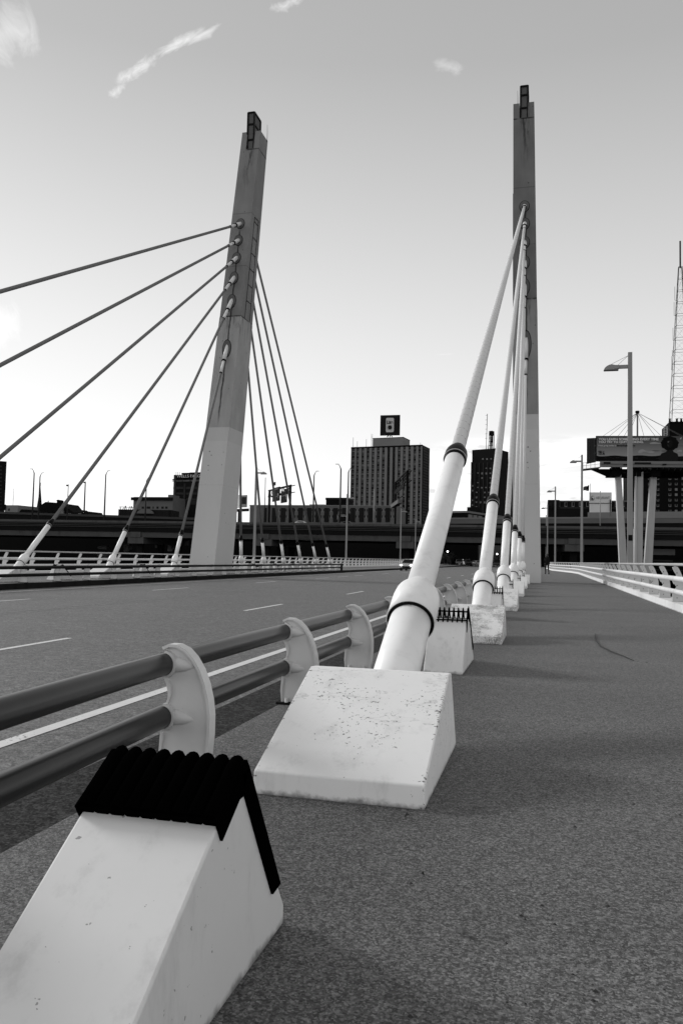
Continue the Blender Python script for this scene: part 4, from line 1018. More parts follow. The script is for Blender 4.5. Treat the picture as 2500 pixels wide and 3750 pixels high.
def flagstrip(za, zb_, m, nm, xa=0.0, y=0):
    mb = MB(); prev = None
    for i in range(13):
        t = xa + (1 - xa) * i / 12; xx = fx0 + (fx1 - fx0) * t; dz = -.5 * (1 - t) ** 1.5 + .15 * math.sin(t * 7); k = .55 + .45 * t
        mid = (fz0 + fz1) / 2; yy = .25 * math.sin(t * 8) + y
        c_ = [mb.b.verts.new((xx, yy, mid + dz + (za - mid) * k)), mb.b.verts.new((xx, yy, mid + dz + (zb_ - mid) * k)), mb.b.verts.new((xx, yy + .03, mid + dz + (zb_ - mid) * k)), mb.b.verts.new((xx, yy + .03, mid + dz + (za - mid) * k))]
        if prev:
            for j in range(4): mb.b.faces.new((prev[j], prev[(j + 1) % 4], c_[(j + 1) % 4], c_[j]))
        prev = c_
    return mb.obj(nm, m, FLG.g)
hs = (fz1 - fz0) / 7
for i in range(7): flagstrip(fz0 + hs * i, fz0 + hs * (i + 1), 'bblack' if i % 2 == 0 else 'bmid', 'stripe')
flagstrip(fz0 + hs * 3, fz1, 'bblack', 'canton', xa=.5, y=-.05)

HT = Fac('hotel_tower', 'black brick hotel tower with pale window corners, behind the billboard legs', 'hotel', 2306, 2640, 330, 322)
zh = HT.loc(2320, 1735)[1]; zh2 = HT.loc(2470, 1543)[1]
MB().box(0, HT.loc(2356, 1800)[0], 4, 26, -9, zh + 3).obj('low_wing', 'bblack', HT.g)
MB().box(HT.loc(2350, 1800)[0], HT.w, 0, 26, -9, HT.loc(2480, 1640)[1]).obj('walls', 'bblack', HT.g)
xq = HT.loc(2450, 1580)[0]
MB().box(xq, HT.w, 0.5, 20, HT.loc(2480, 1640)[1], zh2).obj('upper_walls', 'bblack', HT.g)
cr_ = MB()
for px in (2452, 2478, 2494, 2512): cr_.tube([(HT.loc(px, 1540)[0], 1, zh2), (HT.loc(px, 1540)[0], 1, zh2 + .9), (HT.loc(px, 1540)[0], 1, zh2 + 1.3)], [.5, .35, .6], 8)
cr_.obj('roof_finial', 'bblack', HT.g)
HT.box('cornice', 'bdark', (2446, 1548), (2600, 1545), 0.1, .6)
for py in (1748, 1768, 1788, 1807, 1827, 1847, 1867):
    for px in (2371, 2402, 2446, 2469, 2494, 2520):
        if py > 1860 and px > 2500: continue
        full = px in (2469, 2494) and random.random() < .6
        w_ = 9.5; o = HT.box('window', 'blight' if full or px == 2446 else 'blind', (px, py + 9), (px + w_, py), -.1, .01)
        if not full: HT.box('pane', 'glass', (px + 1.8, py + 6.5), (px + w_ - 2.2, py - .5), -.2, -.11, parent=o)
    if py < 1860: HT.box('window', 'spandrel', (2311, py + 8), (2316, py + 2), 3.9, 4)
HT.box('ledge', 'spandrel', (2410, 1745), (2600, 1743.5), -.4, .0)

# radio mast on the hotel roof
rmz = 338
rb_ = atZ(2458, 1545, rmz); rt_ = atZ(2489, 955, rmz); top = atZ(2492, 882, rmz)
mg = thing('radio_mast', 'tall thin lattice radio mast at the right edge of the photo', 'radio mast', (rb_.x, rb_.y, rb_.z))
hh = rt_.z - rb_.z; wb = 8.4; wt = (rt_.x - rb_.x)
lt = MB(); lv = 13
def legp(cx, cy, t): sx = 1 - t * .84; mid = wb / 2; return Vector((mid + (cx - mid) * sx, mid + (cy - mid) * sx, hh * t))
for cx, cy in ((0, 0), (wb, 0), (wb, wb), (0, wb)): lt.bar(legp(cx, cy, 0), legp(cx, cy, 1), 0.22)
cs = ((0, 0), (wb, 0), (wb, wb), (0, wb))
hb = MB(); br = MB()
for i in range(1, lv + 1):
    t = i / lv
    for a, b in zip(cs, cs[1:] + cs[:1]): hb.bar(legp(*a, t), legp(*b, t), 0.12)
for i in range(lv):
    for a, b in zip(cs, cs[1:] + cs[:1]): br.bar(legp(*a, i / lv), legp(*b, (i + 1) / lv), 0.035); br.bar(legp(*b, i / lv), legp(*a, (i + 1) / lv), 0.035)
lt.obj('leg_frame', 'bblack', mg); hb.obj('horizontal_ring', 'bblack', mg); br.obj('cross_bracing', 'bmid', mg)
MB().tube([(wb / 2, wb / 2, hh - .5), (wb / 2, wb / 2, hh + (top.z - rt_.z) + 3.0)], .35, 6).obj('top_mast', 'bblack', mg)
an = MB()
for t, l in ((.33, 6), (.42, 2.5), (.52, 5.5), (.68, 6), (.78, 6)):
    p = legp(0, 0, t); an.tube([p + Vector((-1, 0, 0)), p + Vector((-1, 0, l))], .08, 5); an.bar(p, p + Vector((-1, 0, 0)), .1)
an.obj('whip_antenna', 'darkpole', mg)

# ------------------------------------------------------------------ the big billboard
BB = Fac('billboard', 'large billboard on flared columns saying YOU LEARN SOMETHING EVERY TIME YOU TRY TO QUIT SMOKING', 'billboard', 2180, 2522, 134, 132)
zl0, zl1 = BB.loc(2300, 1690)[1], BB.loc(2300, 1596)[1]; HH = zl1 - zl0
MB().box(0, BB.w, 0, .35, zl0, zl1).obj('board_back', 'bblack', BB.g)
def bbx(px): return BB.loc(px, 1640)[0]
def bbz(py): return zl0 + (1690 - py) / 94 * HH
def poster_mat():
    m = bpy.data.materials.new('billboard poster'); m.use_nodes = True; k = NT(m.node_tree); b = m.node_tree.nodes['Principled BSDF']
    t = k.new('ShaderNodeTexCoord'); sp = k.new('ShaderNodeSeparateXYZ'); k.l.new(t.outputs['Object'], sp.inputs[0])
    z = sp.outputs[2]; v = k.rng(z, zl0 + .9, zl1, 0.20, 0.015, smooth=False)      # printed sky picture, light at its skyline
    cc = k.new('ShaderNodeCombineColor')
    for i in range(3): k.l.new(v, cc.inputs[i])
    k.l.new(cc.outputs[0], b.inputs['Base Color']); b.inputs['Roughness'].default_value = .6; return m
MB().box(0.1, BB.w - .1, -.03, 0, zl0 + .05, zl1 - .05).obj('poster', poster_mat(), BB.g)
def blob(pts, m, nm, y=-.05):
    return MB().prism([(bbx(a), bbz(b)) for a, b in pts], lambda a, b, t: (a, t, b), y, y + .015).obj(nm, m, BB.g)
hill = [(2181, 1689), (2181, 1669)] + [(2181 + i * 10, 1670 + 1.6 * math.sin(i * .7) - 1.5 * math.exp(-((i - 20) / 7) ** 2)) for i in range(1, 34)] + [(2520, 1689)]
blob(hill, 'bblack', 'printed_hills', -.05)
hl = MB()
for k in range(26):
    px = 2210 + random.random() * 300; py = 1675 + random.random() * 5; hl.box(bbx(px), bbx(px + random.uniform(3, 12)), -.062, -.052, bbz(py), bbz(py - random.uniform(.4, 1.4)))
hl.obj('printed_hill_light', 'spandrel', BB.g)
def cloud(cx, cy, w_, h_, k=16, m='signgrey'):
    P = []
    for i in range(k): a = 2 * PI * i / k; rr_ = 1 + .18 * math.sin(a * 3 + cx) + .1 * math.sin(a * 5); P.append((cx + w_ * math.cos(a) * rr_, cy - h_ * math.sin(a) * rr_ * (1 if math.sin(a) > 0 else .5)))
    blob(P, m, 'printed_cloud', -.07)
cloud(2352, 1656, 20, 9); cloud(2374, 1657, 22, 5); cloud(2400, 1651, 14, 3, m='bmid'); cloud(2396, 1624, 22, 4.5); cloud(2432, 1652, 12, 4, m='bmid'); cloud(2486, 1652, 10, 4); cloud(2492, 1632, 7, 3, m='bmid')
text('YOU LEARN SOMETHING EVERY TIME', 'signwhite', BB.g, (bbx(2189), -.09, bbz(1613.2)), (9 / 94) * HH, bbx(2409) - bbx(2189), bold=0.035)
text('YOU TRY TO QUIT SMOKING.', 'signwhite', BB.g, (bbx(2189), -.09, bbz(1624.2)), (9 / 94) * HH, bbx(2354) - bbx(2189), bold=0.035)
text('Keep going today at', 'signwhite', BB.g, (bbx(2189), -.09, bbz(1636.5)), (7.5 / 94) * HH, bbx(2254) - bbx(2189))
text('EveryTryStronger', 'bblack', BB.g, (bbx(2257), -.09, bbz(1636.5)), (7.5 / 94) * HH, bbx(2324) - bbx(2257), bold=0.03)
text('EVERY', 'bblack', BB.g, (bbx(2189), -.09, bbz(1654)), (2.6 / 94) * HH, bbx(2203) - bbx(2189), bold=0.02)
text('TRY', 'bblack', BB.g, (bbx(2189), -.09, bbz(1661.5)), (6.2 / 94) * HH, bbx(2204) - bbx(2189), bold=0.03)
text('COUNTS', 'bblack', BB.g, (bbx(2189), -.09, bbz(1665)), (2.2 / 94) * HH, bbx(2203) - bbx(2189), bold=0.02)
blob([(2204, 1665), (2213, 1665), (2211, 1662), (2209, 1658), (2210, 1652), (2208, 1652), (2207, 1659)], 'bblack', 'printed_shoe', -.09)
text('4', 'can', BB.g, (bbx(2487), -.09, bbz(1610)), (8 / 94) * HH, bbx(2493) - bbx(2487), bold=0.03, shear=.3)
# printed figure with big round hair (plain, unnamed)
hp = []
for i in range(40):
    a = 2 * PI * i / 40; rr_ = 1 + .05 * math.sin(a * 9) + .03 * math.sin(a * 17); hp.append((2450 + 32 * math.cos(a) * rr_, 1625 - 27 * math.sin(a) * rr_ * (1 if math.sin(a) > 0 else .9)))
blob(hp, 'bblack', 'printed_hair', -.11)
blob([(2408, 1689), (2412, 1672), (2420, 1660), (2436, 1655), (2441, 1648), (2460, 1648), (2464, 1655), (2478, 1661), (2482, 1674), (2478, 1689)], 'signblack', 'printed_shoulders', -.10)
blob([(2438, 1616), (2446, 1611), (2455, 1612), (2460, 1620), (2459, 1631), (2452, 1641), (2445, 1640), (2439, 1630)], 'bdark', 'printed_face', -.13)
blob([(2441, 1618), (2446, 1616), (2448, 1619), (2443, 1621)], 'bmid', 'printed_highlight', -.145)
blob([(2440, 1628), (2446, 1629), (2447, 1634), (2443, 1637)], 'spandrel', 'printed_highlight', -.145)
# pale catwalk beam, plates
BB.box('catwalk_beam', 'blight', (2193, 1712), (2522, 1692), -.9, -.3)
BB.box('catwalk_lip', 'bmid', (2193, 1703), (2522, 1701.5), -1.0, -.9)
for a, b, y0, y1, m in ((2205, 2229, 1701, 1695, 'bdark'), (2317, 2376, 1702, 1696, 'signblack'), (2276, 2290, 1706, 1702, 'bdark'), (2418, 2432, 1706, 1701, 'bdark')):
    BB.box('name_plate', m, (a, y0), (b, y1), -1.08, -.92)
# second face seen from behind: dark V-shaped back
x0 = BB.loc(2160, 1640)[0]
q = MB(); q.quadbox([(0.0, .2, zl0 - .1), (0.0, .5, zl0 - .1), (x0 - .1, 3.0, zl0 - .1), (x0 - .1, 2.7, zl0 - .1), (0.0, .2, zl1 - .3), (0.0, .5, zl1 - .3), (x0 - .1, 3.0, zl1), (x0 - .1, 2.7, zl1)]); q.obj('second_board', 'bblack', BB.g)
fr = MB()
for z in (zl0 + .1, zl0 + HH * .33, zl0 + HH * .62, zl1 - .5): fr.bar((0.0, .12, z), (x0 + .35, 2.55, z), .14)
for t in (.15, .8): fr.bar((x0 * t, .12 + 2.4 * t, zl0), (x0 * t, .12 + 2.4 * t, zl1 - .3), .14)
fr.obj('board_frame', 'spandrel', BB.g)
# railing cage at the left end
rl = MB(); xa, za = BB.loc(2131, 1719); xb, zb2 = BB.loc(2193, 1712); 
for t in (0, .2, .45, .7, 1.0):
    xx = xa + (xb - xa) * t; zz_ = za + (zb2 - za) * t; rl.bar((xx, -.6, zz_), (xx, -.6, zz_ + 1.05), .05)
for dz in (0.0, .55, 1.05): rl.bar((xa, -.6, za + dz), (xb, -.6, zb2 + dz), .05)
rl.obj('cage_rail', 'darkpole', BB.g)
MB().quadbox([(xa, -1, za - .15), (xb, -1, zb2 - .15), (xb, 1.4, zb2 - .15), (xa, 1.4, za - .15), (xa, -1, za), (xb, -1, zb2), (xb, 1.4, zb2), (xa, 1.4, za)]).obj('catwalk', 'bmid', BB.g)
# underside trusswork and torsion tube
MB().tube([(bbx(2255), 2.0, BB.loc(2260, 1720)[1]), (bbx(2400), 2.0, BB.loc(2400, 1722)[1])], .38, 14).obj('torsion_tube', 'spandrel', BB.g)
us = MB(); zc = BB.loc(2300, 1716)[1]
us.quadbox([(bbx(2165), 1.5, zc - .05), (bbx(2240), 4.5, zc - .95), (bbx(2522), 4.5, zc - .95), (bbx(2522), 1.5, zc - .05), (bbx(2165), 1.5, zc + .08), (bbx(2240), 4.5, zc - .8), (bbx(2522), 4.5, zc - .8), (bbx(2522), 1.5, zc + .08)])
for i in range(3, 16):
    x = bbx(2185 + i * 22); us.bar((x, -.4, zc + .1), (x + .5, 4.6, zc - .9), .14, .2); us.bar((x, -.4, zc + .1), (x + .6, 2, zc - .5), .08)
us.bar((bbx(2170), 1.2, zc - .1), (bbx(2522), 1.2, zc - .25), .2); us.bar((bbx(2235), 4.6, zc - 1), (bbx(2522), 4.6, zc - 1), .25)
us.obj('underside_truss', 'bblack', BB.g)
hd = MB()
for px in (2255, 2330, 2400): hd.box(bbx(px) - .5, bbx(px) + .9, .8, 3.2, zc - 1.2, zc + .4)
hd.obj('column_head', 'bblack', BB.g)
# columns
def colm(p0, p1, w0, w1, nm, m='bconcl', y=2):
    xa, za = BB.loc(p0[0], p0[1], y); xb, zb_ = BB.loc(p1[0], p1[1], y); t = (-9.5 - za) / (zb_ - za); xc = xa + (xb - xa) * t; wc = w0 + (w1 - w0) * t
    MB().quadbox([(xc - wc / 2, y, -9.5), (xc + wc / 2, y, -9.5), (xc + wc / 2, y + .9, -9.5), (xc - wc / 2, y + .9, -9.5), (xa - w0 / 2, y, za), (xa + w0 / 2, y, za), (xa + w0 / 2, y + .9, za), (xa - w0 / 2, y + .9, za)]).obj(nm, m, BB.g)
M['bconcl'] = mat('pale column concrete', 0.36, .8, var=.1, vscale=.6, streak=(.15, 1.5))
colm((2263, 1738), (2281, 2059), .92, 1.22, 'column')
colm((2343, 1728), (2340, 2059), .95, .95, 'column', y=1.2)
colm((2393, 1738), (2373, 2059), .98, 1.25, 'column')
xa, za = BB.loc(2326.5, 1730, 1); MB().tube([(xa, 1, za), (xa - .12, 1, BB.loc(2326, 1936, 1)[1]), (xa - .12, 1, BB.loc(2326, 1937, 1)[1]), (xa - .2, 1, -9.5)], [.20, .23, .29, .31], 16).obj('round_pipe', 'bconcl', BB.g)
# roof mast with tie rods
xm, zm2 = BB.loc(2332, 1508, 2); MB().tube([(xm, 2, zl0), (xm, 2, zm2)], [.16, .13], 12).obj('mast', 'bmid', BB.g)
MB().tube([(xm, 2, zm2 - .3), (xm, 2, zm2 - .1), (xm, 2, zm2 + .15)], [.18, .38, .32], 12).obj('mast_head', 'bblack', BB.g)
ro = MB()
for px, y in ((2207, .2), (2232, 3.5), (2262, .2), (2294, 3.5), (2309, 3.0), (2357, .2), (2424, 3.4), (2432, 1.5), (2492, .2), (2510, 1)):
    ro.bar((xm, 2, zm2 - .15), (bbx(px), y, zl1), .045)
ro.obj('tie_rod', 'bmid', BB.g)
lad = MB(); xl = bbx(2438)
for x in (xl - .25, xl + .25): lad.bar((x, .5, zl1), (x, .5, zl1 + 1.7), .07)
for k in range(6): lad.bar((xl - .25, .5, zl1 + .2 + k * .28), (xl + .25, .5, zl1 + .2 + k * .28), .05)
lad.obj('ladder', 'bwhite', BB.g)

# ------------------------------------------------------------------ sign gantries on the freeway
def gantry(label, pL, pR, Z1, Z2, base_y, boards, beam=(18, 12), printed=()):
    g = Fac('sign_gantry', label, 'sign gantry', pL, pR, Z1, Z2)
    zt_ = g.loc(pL, base_y[0])[1]; zb = g.loc(pL, base_y[1])[1]; zb_foot = 9.3
    for x in (0, g.w): MB().bar((x, 0, zb_foot), (x, 0, zt_), .55).obj('post', 'bblack', g.g)
    tr = MB()
    for z in (zt_, zb): tr.bar((-1.2, 0, z), (g.w + .8, 0, z), .28); tr.bar((-1.2, 1, z), (g.w + .8, 1, z), .2)
    k = 9
    for i in range(k): x0_, x1_ = -1.2 + (g.w + 2) * i / k, -1.2 + (g.w + 2) * (i + 1) / k; tr.bar((x0_, 0, zb), (x1_, 0, zt_) if i % 2 else (x0_ + .4, 0, zt_), .12); tr.bar((x1_, 0, zb), (x0_, 0, zt_), .1)
    tr.obj('truss', 'bblack', g.g)
    for (px0, py0, px1, py1) in boards:
        o = g.box('sign_board', 'bblack', (px0, py1), (px1, py0), -.5, -.3)
    return g
G1 = gantry('freeway gantry with black direction signs, seen between the rear cables of the left pylon', 981, 1057, 236, 218, (1797, 1820), [(1003, 1782, 1030, 1838), (1034, 1796, 1056, 1843), (1003.5, 1765, 1013.5, 1780), (1046, 1789, 1057, 1798)])
for s_, px, py, w_ in (('43', 1010, 1795, 5), ('South', 1016, 1794, 9), ('Chicago', 1010, 1823, 13), ('94', 1035.5, 1805, 4), ('West', 1041, 1803, 9), ('Green Bay', 1036, 1821, 14)):
    x, z = G1.loc(px, py); x1, _ = G1.loc(px + w_, py); text(s_, 'blind', G1.g, (x, -.56, z), .42, x1 - x)
dn = MB()
for px, py in ((1024, 1811), (1053, 1815)):
    x, z = G1.loc(px, py); dn.prism([(x - .5, z), (x, z + .5), (x, z + .2), (x + .35, z - .2), (x + .35, z - 1.1), (x + .6, z - 1.1), (x + .6, z + .1), (x + .1, z + .4), (x, z - .5)], lambda a, b, t: (a, t, b), -.56, -.5)
dn.obj('printed_arrow', 'blight', G1.g)
G2 = gantry('dark freeway gantry seen edge-on in front of the tall office tower', 1444, 1486, 236, 205, (1770, 1800), [(1449, 1770, 1485, 1812), (1450, 1818, 1478, 1836)])
G2.box('walkway', 'bmid', (1450, 1848), (1478, 1843), -1.6, -.4)
# small billboard right of the left pylon
SB = Fac('small_billboard', 'small double billboard with a greyish picture just right of the left pylon', 'billboard', 862, 905, 250, 246)
SB.box('picture_board', 'bwhite', (866, 1860), (882, 1812), 0, .4); SB.box('picture_board', 'blight', (884, 1858), (904, 1813), -.2, .2)
SB.box('printed_picture', 'bdark', (887, 1846), (903, 1820), -.25, -.2)
SB.box('support_truss', 'bblack', (860, 1874), (908, 1862), .1, .5); x, z = SB.loc(873, 1868); MB().bar((x, .3, -9), (x, .3, z), .5).obj('post', 'bblack', SB.g)
# black truck-side sign by the lamp
DS = Fac('direction_sign', 'black freeway sign with small white lines, behind the lamp left of the office tower', 'sign', 1244, 1281, 214, 212)
DS.box('sign_face', 'bblack', (1244, 1909), (1281, 1880), 0, .2); 
for s_, px, py, w_ in (('MUSEUM', 1247, 1887.6, 16), ('OF DISCOVERY', 1247, 1892, 26)):
    x, z = DS.loc(px, py); x1, _ = DS.loc(px + w_, py); text('NATIONAL' if px < 0 else s_, 'signwhite', DS.g, (x, -.05, z), .18, x1 - x)
x, z = DS.loc(1234, 1884); x1, z1 = DS.loc(1238, 1904); MB().prism([(x, z), (x1, (z + z1) / 2), (x, z1)], lambda a, b, t: (a, t, b), 0, .2).obj('marker_panel', 'blight', DS.g)

# ------------------------------------------------------------------ vehicles
def vehicle(label, x, Y, rz, paint, kind='car', lights=True, z=-0.22, sc=1.0):
    g = thing('parked_car' if not lights else 'car', label, 'car', (x, Y, z), rz); g.scale = (sc,) * 3
    # local: x across, y front at -y
    if kind == 'car': pf = [(-2.25, .35), (-2.28, .62), (-2.1, .76), (-1.2, .92), (-.45, 1.38), (.2, 1.44), (1.0, 1.40), (1.75, 1.02), (2.2, .98), (2.28, .7), (2.22, .32)]
    else: pf = [(-2.3, .45), (-2.32, .85), (-2.15, 1.0), (-1.2, 1.12), (-.6, 1.68), (.2, 1.76), (1.9, 1.70), (2.25, 1.1), (2.3, .8), (2.25, .42)]
    mb = MB(); b = mb.b; hw = .86
    rows = []
    for xx, kz in ((-hw, 0), (-hw * .93, 1), (hw * .93, 1), (hw, 0)):
        row = []
        for y_, z_ in pf:
            inset = .22 * max(0, (z_ - .95)) if abs(xx) > .5 else 0
            row.append(b.verts.new((xx - math.copysign(inset, xx), y_ * (1 if kz else .985), z_ * (1 if kz else .97) + (0 if kz else .01))))
        rows.append(row)
    for r1, r2 in zip(rows, rows[1:]):
        for i in range(len(pf)):
            j = (i + 1) % len(pf); b.faces.new((r1[i], r1[j], r2[j], r2[i])).smooth = False
    b.faces.new(rows[0]); b.faces.new(rows[-1][::-1])
    mb.obj('body', paint, g)
    hi = pf[3]; to = pf[4]; ins = .10
    def wq(a, c, w0, w1, nm):
        d_ = Vector((0, c[0] - a[0], c[1] - a[1])).normalized(); nn = Vector((0, -d_.z, d_.y)) * .02
        p0 = Vector((0, a[0], a[1])) + d_ * .05; p1 = Vector((0, c[0], c[1])) - d_ * .04
        if nn.z < 0: nn = -nn
        MB().quadbox([p0 + Vector((-w0, 0, 0)), p0 + Vector((w0, 0, 0)), p1 + Vector((w1, 0, 0)), p1 + Vector((-w1, 0, 0)), p0 + nn + Vector((-w0, 0, 0)), p0 + nn + Vector((w0, 0, 0)), p1 + nn + Vector((w1, 0, 0)), p1 + nn + Vector((-w1, 0, 0))]).obj(nm, 'glass', g)
    wq(pf[3], pf[4], .74, .62, 'windscreen'); wq(pf[-4] if kind == 'car' else pf[-3], pf[-5] if kind == 'car' else pf[-4], .72, .62, 'rear_window')
    for s in (-1, 1):
        MB().prism([(-.85, .97), (-.35, 1.30), (.9, 1.31), (1.35, 1.02)] if kind == 'car' else [(-.9, 1.16), (-.5, 1.58), (1.7, 1.58), (1.95, 1.2)], lambda a, c, t: (s * (t - .16 * max(0, c - .95)), a, c), .84, .87).obj('side_window', 'glass', g)
        for y_ in (-1.4, 1.35):
            w_ = MB().tube([(s * .66, y_, .33), (s * .88, y_, .33)], .33, 18).obj('wheel', 'tyre', g)
            MB().tube([(s * .87, y_, .33), (s * .90, y_, .33)], .19, 12).obj('rim', 'tubegrey', w_)
        MB().ball((s * .60, -2.22, .66), .16, 1, .5, .62).obj('headlight', 'headlight' if lights else 'bwhite', g)
        MB().ball((s * .68, 2.22, .78), .13, 1, .5, .6).obj('tail_light', 'bdark', g)
        MB().box(s * .90 - .08, s * .90 + .08, -.95, -.80, .93, 1.05, .01).obj('mirror', paint, g)
    MB().box(-.45, .45, -2.31, -2.24, .36, .54).obj('grille', 'rubber', g)
    MB().box(-.22, .22, 2.25, 2.31, .5, .62).obj('number_plate', 'bwhite', g)
    return g
rr = ray(1500, 2090); p = C + rr * ((-0.22 - HC) / rr.z)
vehicle('silver car with lit headlights driving towards the camera', p.x, p.y, math.radians(-3), 'carsilver')
for px, py, kd, pt, li, rz_, lb in ((1684, 2070, 'suv', 'carblack', False, PI, 'black off-roader seen from behind under the freeway'), (1712, 2062, 'suv', 'carblack', True, 0.2, 'dark car with lit headlights beyond the black off-roader'),
                                    (1745, 2068, 'car', 'carwhite', False, PI * .8, 'white car half hidden by the second cable'), (1818, 2068, 'suv', 'carblack', True, 0.1, 'dark car with small lights between the second and third cables')):
    rr = ray(px, py); p = C + rr * ((-0.2 - HC) / rr.z)
    hgt = {1684: 25, 1712: 18, 1745: 18, 1818: 25}[px]
    Zc = 1.7 / hgt * F * .95; p = atZ(px, py, min(Zc, 232)); 
    vehicle(lb, p.x, p.y, rz_, pt, kd, li, z=-0.2)
# cars on the freeway deck: only their roofs show
for px, lb in ((1091, 'pale car roof showing over the freeway parapet behind the rear cables'), (1262, 'dark car roof with a bright window edge over the parapet, beside a lamp')):
    p = onF(px); q_ = p + Vector((-math.sin(ang), math.cos(ang), 0)) * 3.5
    vehicle(lb, q_.x, q_.y, ang + PI / 2, 'carwhite' if px == 1091 else 'carblack', 'car', False, z=9.05)

# globe lamps beyond the freeway
for px, py, yb, Z, lb in ((1638, 2020, 2062, 225, 'globe street lamp, lit, left of the black off-roader'), (1819, 2029, 2062, 235, 'globe street lamp, lit, between the second and third cables'), (1482, 2023, 2050, 225, 'small lit globe lamp above the silver car')):
    p = atZ(px, py, Z); g = thing('globe_lamp', lb, 'street lamp', (p.x, p.y, -0.24))
    MB().tube([(0, 0, 0), (0, 0, .5), (0, 0, .6), (0, 0, p.z - .2)], [.16, .14, .07, .05], 8).obj('pole', 'darkpole', g)
    MB().ball((0, 0, p.z + .24), .25).obj('globe', 'globe', g)
# dark store front with faint windows beyond the freeway
SF = Fac('street_building', 'dark street building with faint tall windows, seen under the freeway between cables', 'building', 1440, 1905, 345, 345)
MB().box(0, SF.w, 0, 12, -.5, 7.6).obj('walls', 'bblack', SF.g)
for i in range(9): SF.box('window', 'blind', (1705 + i * 4.6, 2004 + random.random() * 6), (1707.2 + i * 4.6, 1990), -.1, .01)
for i in range(4): SF.box('window', 'blind', (1490 + i * 11, 2032), (1498 + i * 11, 2022), -.1, .01)
for i in range(3): SF.box('window', 'spandrel', (1648 + i * 26, 2040), (1664 + i * 26, 2028), -.1, .01)
# pale bits seen below the overpass on the left and right
for (a, b, c, d_, Z, m, nm, lb, cat) in ((566, 1982, 584, 1998, 240, 'blight', 'parked_trailer', 'pale upright trailer under the freeway, left of the two beside the left pylon', 'trailer'),
                                  (613, 1982, 628, 2010, 240, 'blight', 'parked_trailer', 'pale trailer under the freeway nearest to the left pylon', 'trailer'),
                                  (357, 2000, 390, 2011, 240, 'bmid', 'roadside_sign', 'flat grey panel under the freeway left of the fifth front cable', 'sign'),
                                  (356, 2031, 390, 2038, 240, 'bmid', 'low_wall', 'short pale low wall behind the left fence', 'wall'),
                                  (452, 1992, 470, 2012, 240, 'bmid', 'parked_trailer', 'dim grey trailer right of the fifth front cable', 'trailer'),
                                  (2351, 2011, 2470, 2031, 190, 'bmid', 'concrete_beam', 'grey concrete beam low behind the billboard legs', 'beam'),
                                  (2351, 2051, 2462, 2055, 190, 'spandrel', 'concrete_beam', 'thin grey edge below the concrete beam behind the billboard legs', 'beam'),
                                  (2052, 2016, 2061, 2032, 210, 'spandrel', 'utility_box', 'dim utility box in the dark behind the second right lamp', 'utility box')):
    f = Fac(nm, lb, cat, a, c, Z, Z - 1); x1, z1 = f.loc(c, b); x0_, z0_ = f.loc(a, d_)
    k = MB(); k.box(0, f.w, 0, 1.5, z0_, z1, .05)
    if nm == 'parked_trailer':
        for xx in (f.w * .25, f.w * .75): k.tube([(xx, -.05, z0_ - .3), (xx, .4, z0_ - .3)], .45, 10)
        k.box(f.w * .1, f.w * .9, -.06, 0, z0_ + .25, z0_ + (z1 - z0_) * .45)
    k.obj('panel_body' if nm != 'concrete_beam' else 'beam_body', m, f.g)

# trees under and beyond the freeway
def tree(x, Y, z0, h, cr, label):
    g = thing('dark_tree', label, 'tree', (x, Y, z0), 0, 'dark street trees beyond the freeway')
    MB().tube([(0, 0, 0), (.05, 0, h * .3), (0, .1, h * .6)], [.18, .14, .06], 7).obj('trunk', 'bark', g)
    mb = MB(); rnd = random.Random(int(x * 10))
    cl = [(rnd.gauss(0, cr * .45), rnd.gauss(0, cr * .45), h * .65 + rnd.gauss(0, h * .16)) for _ in range(14)]
    for _ in range(900):
        c_ = Vector(rnd.choice(cl)); p_ = c_ + Vector((rnd.gauss(0, cr * .22), rnd.gauss(0, cr * .22), rnd.gauss(0, cr * .2)))
        a = Vector((rnd.gauss(0, 1), rnd.gauss(0, 1), rnd.gauss(0, 1))).normalized() * .16; b_ = a.cross(Vector((rnd.random(), rnd.random(), 1))).normalized() * .1
        mb.b.faces.new([mb.b.verts.new(v) for v in (p_ - a, p_ + b_, p_ + a, p_ - b_)])
    mb.obj('crown', 'leaf', g)
for px, Z, h, cr, lb in ((1625, 255, 3.2, 1.6, 'low dark tree left of the globe lamp under the freeway'), (1650, 260, 3.6, 1.5, 'dark street tree just right of the globe lamp under the freeway'), (1690, 270, 5.5, 2.0, 'dark street tree above the black off-roader'),
                         (1725, 268, 5.0, 1.8, 'dark street tree left of the second cable'), (1812, 262, 4.2, 1.8, 'dark street tree between the second and third cables')):
    p = atZ(px, 2050, Z); tree(p.x, p.y, -.24, h, cr, lb)
# vine tufts hanging over the girder right of the left pylon
for i, px in enumerate((1103, 1128, 1150)):
    p = onF(px); mb = MB(); rnd = random.Random(i)
    for _ in range(140):
        c_ = Vector((rnd.gauss(0, 1.0), rnd.gauss(0, .2), rnd.gauss(0, .25) + .5 * rnd.random())); a = Vector((rnd.gauss(0, 1), 0, rnd.gauss(0, 1))).normalized() * .28; b_ = Vector((a.z, 0, -a.x)) * .35
        mb.b.faces.new([mb.b.verts.new(v) for v in (c_ - a, c_ + b_, c_ + a, c_ - b_)])
    o = mb.obj('weed_tuft', 'leaf'); o.location = (p.x, p.y - .4, 5.9)
    tag(o, ['left tuft of weeds on the freeway girder', 'middle tuft of weeds on the freeway girder', 'right tuft of weeds on the freeway girder'][i] + ' behind the rear cables', 'weeds', 'weed tufts on the girder')

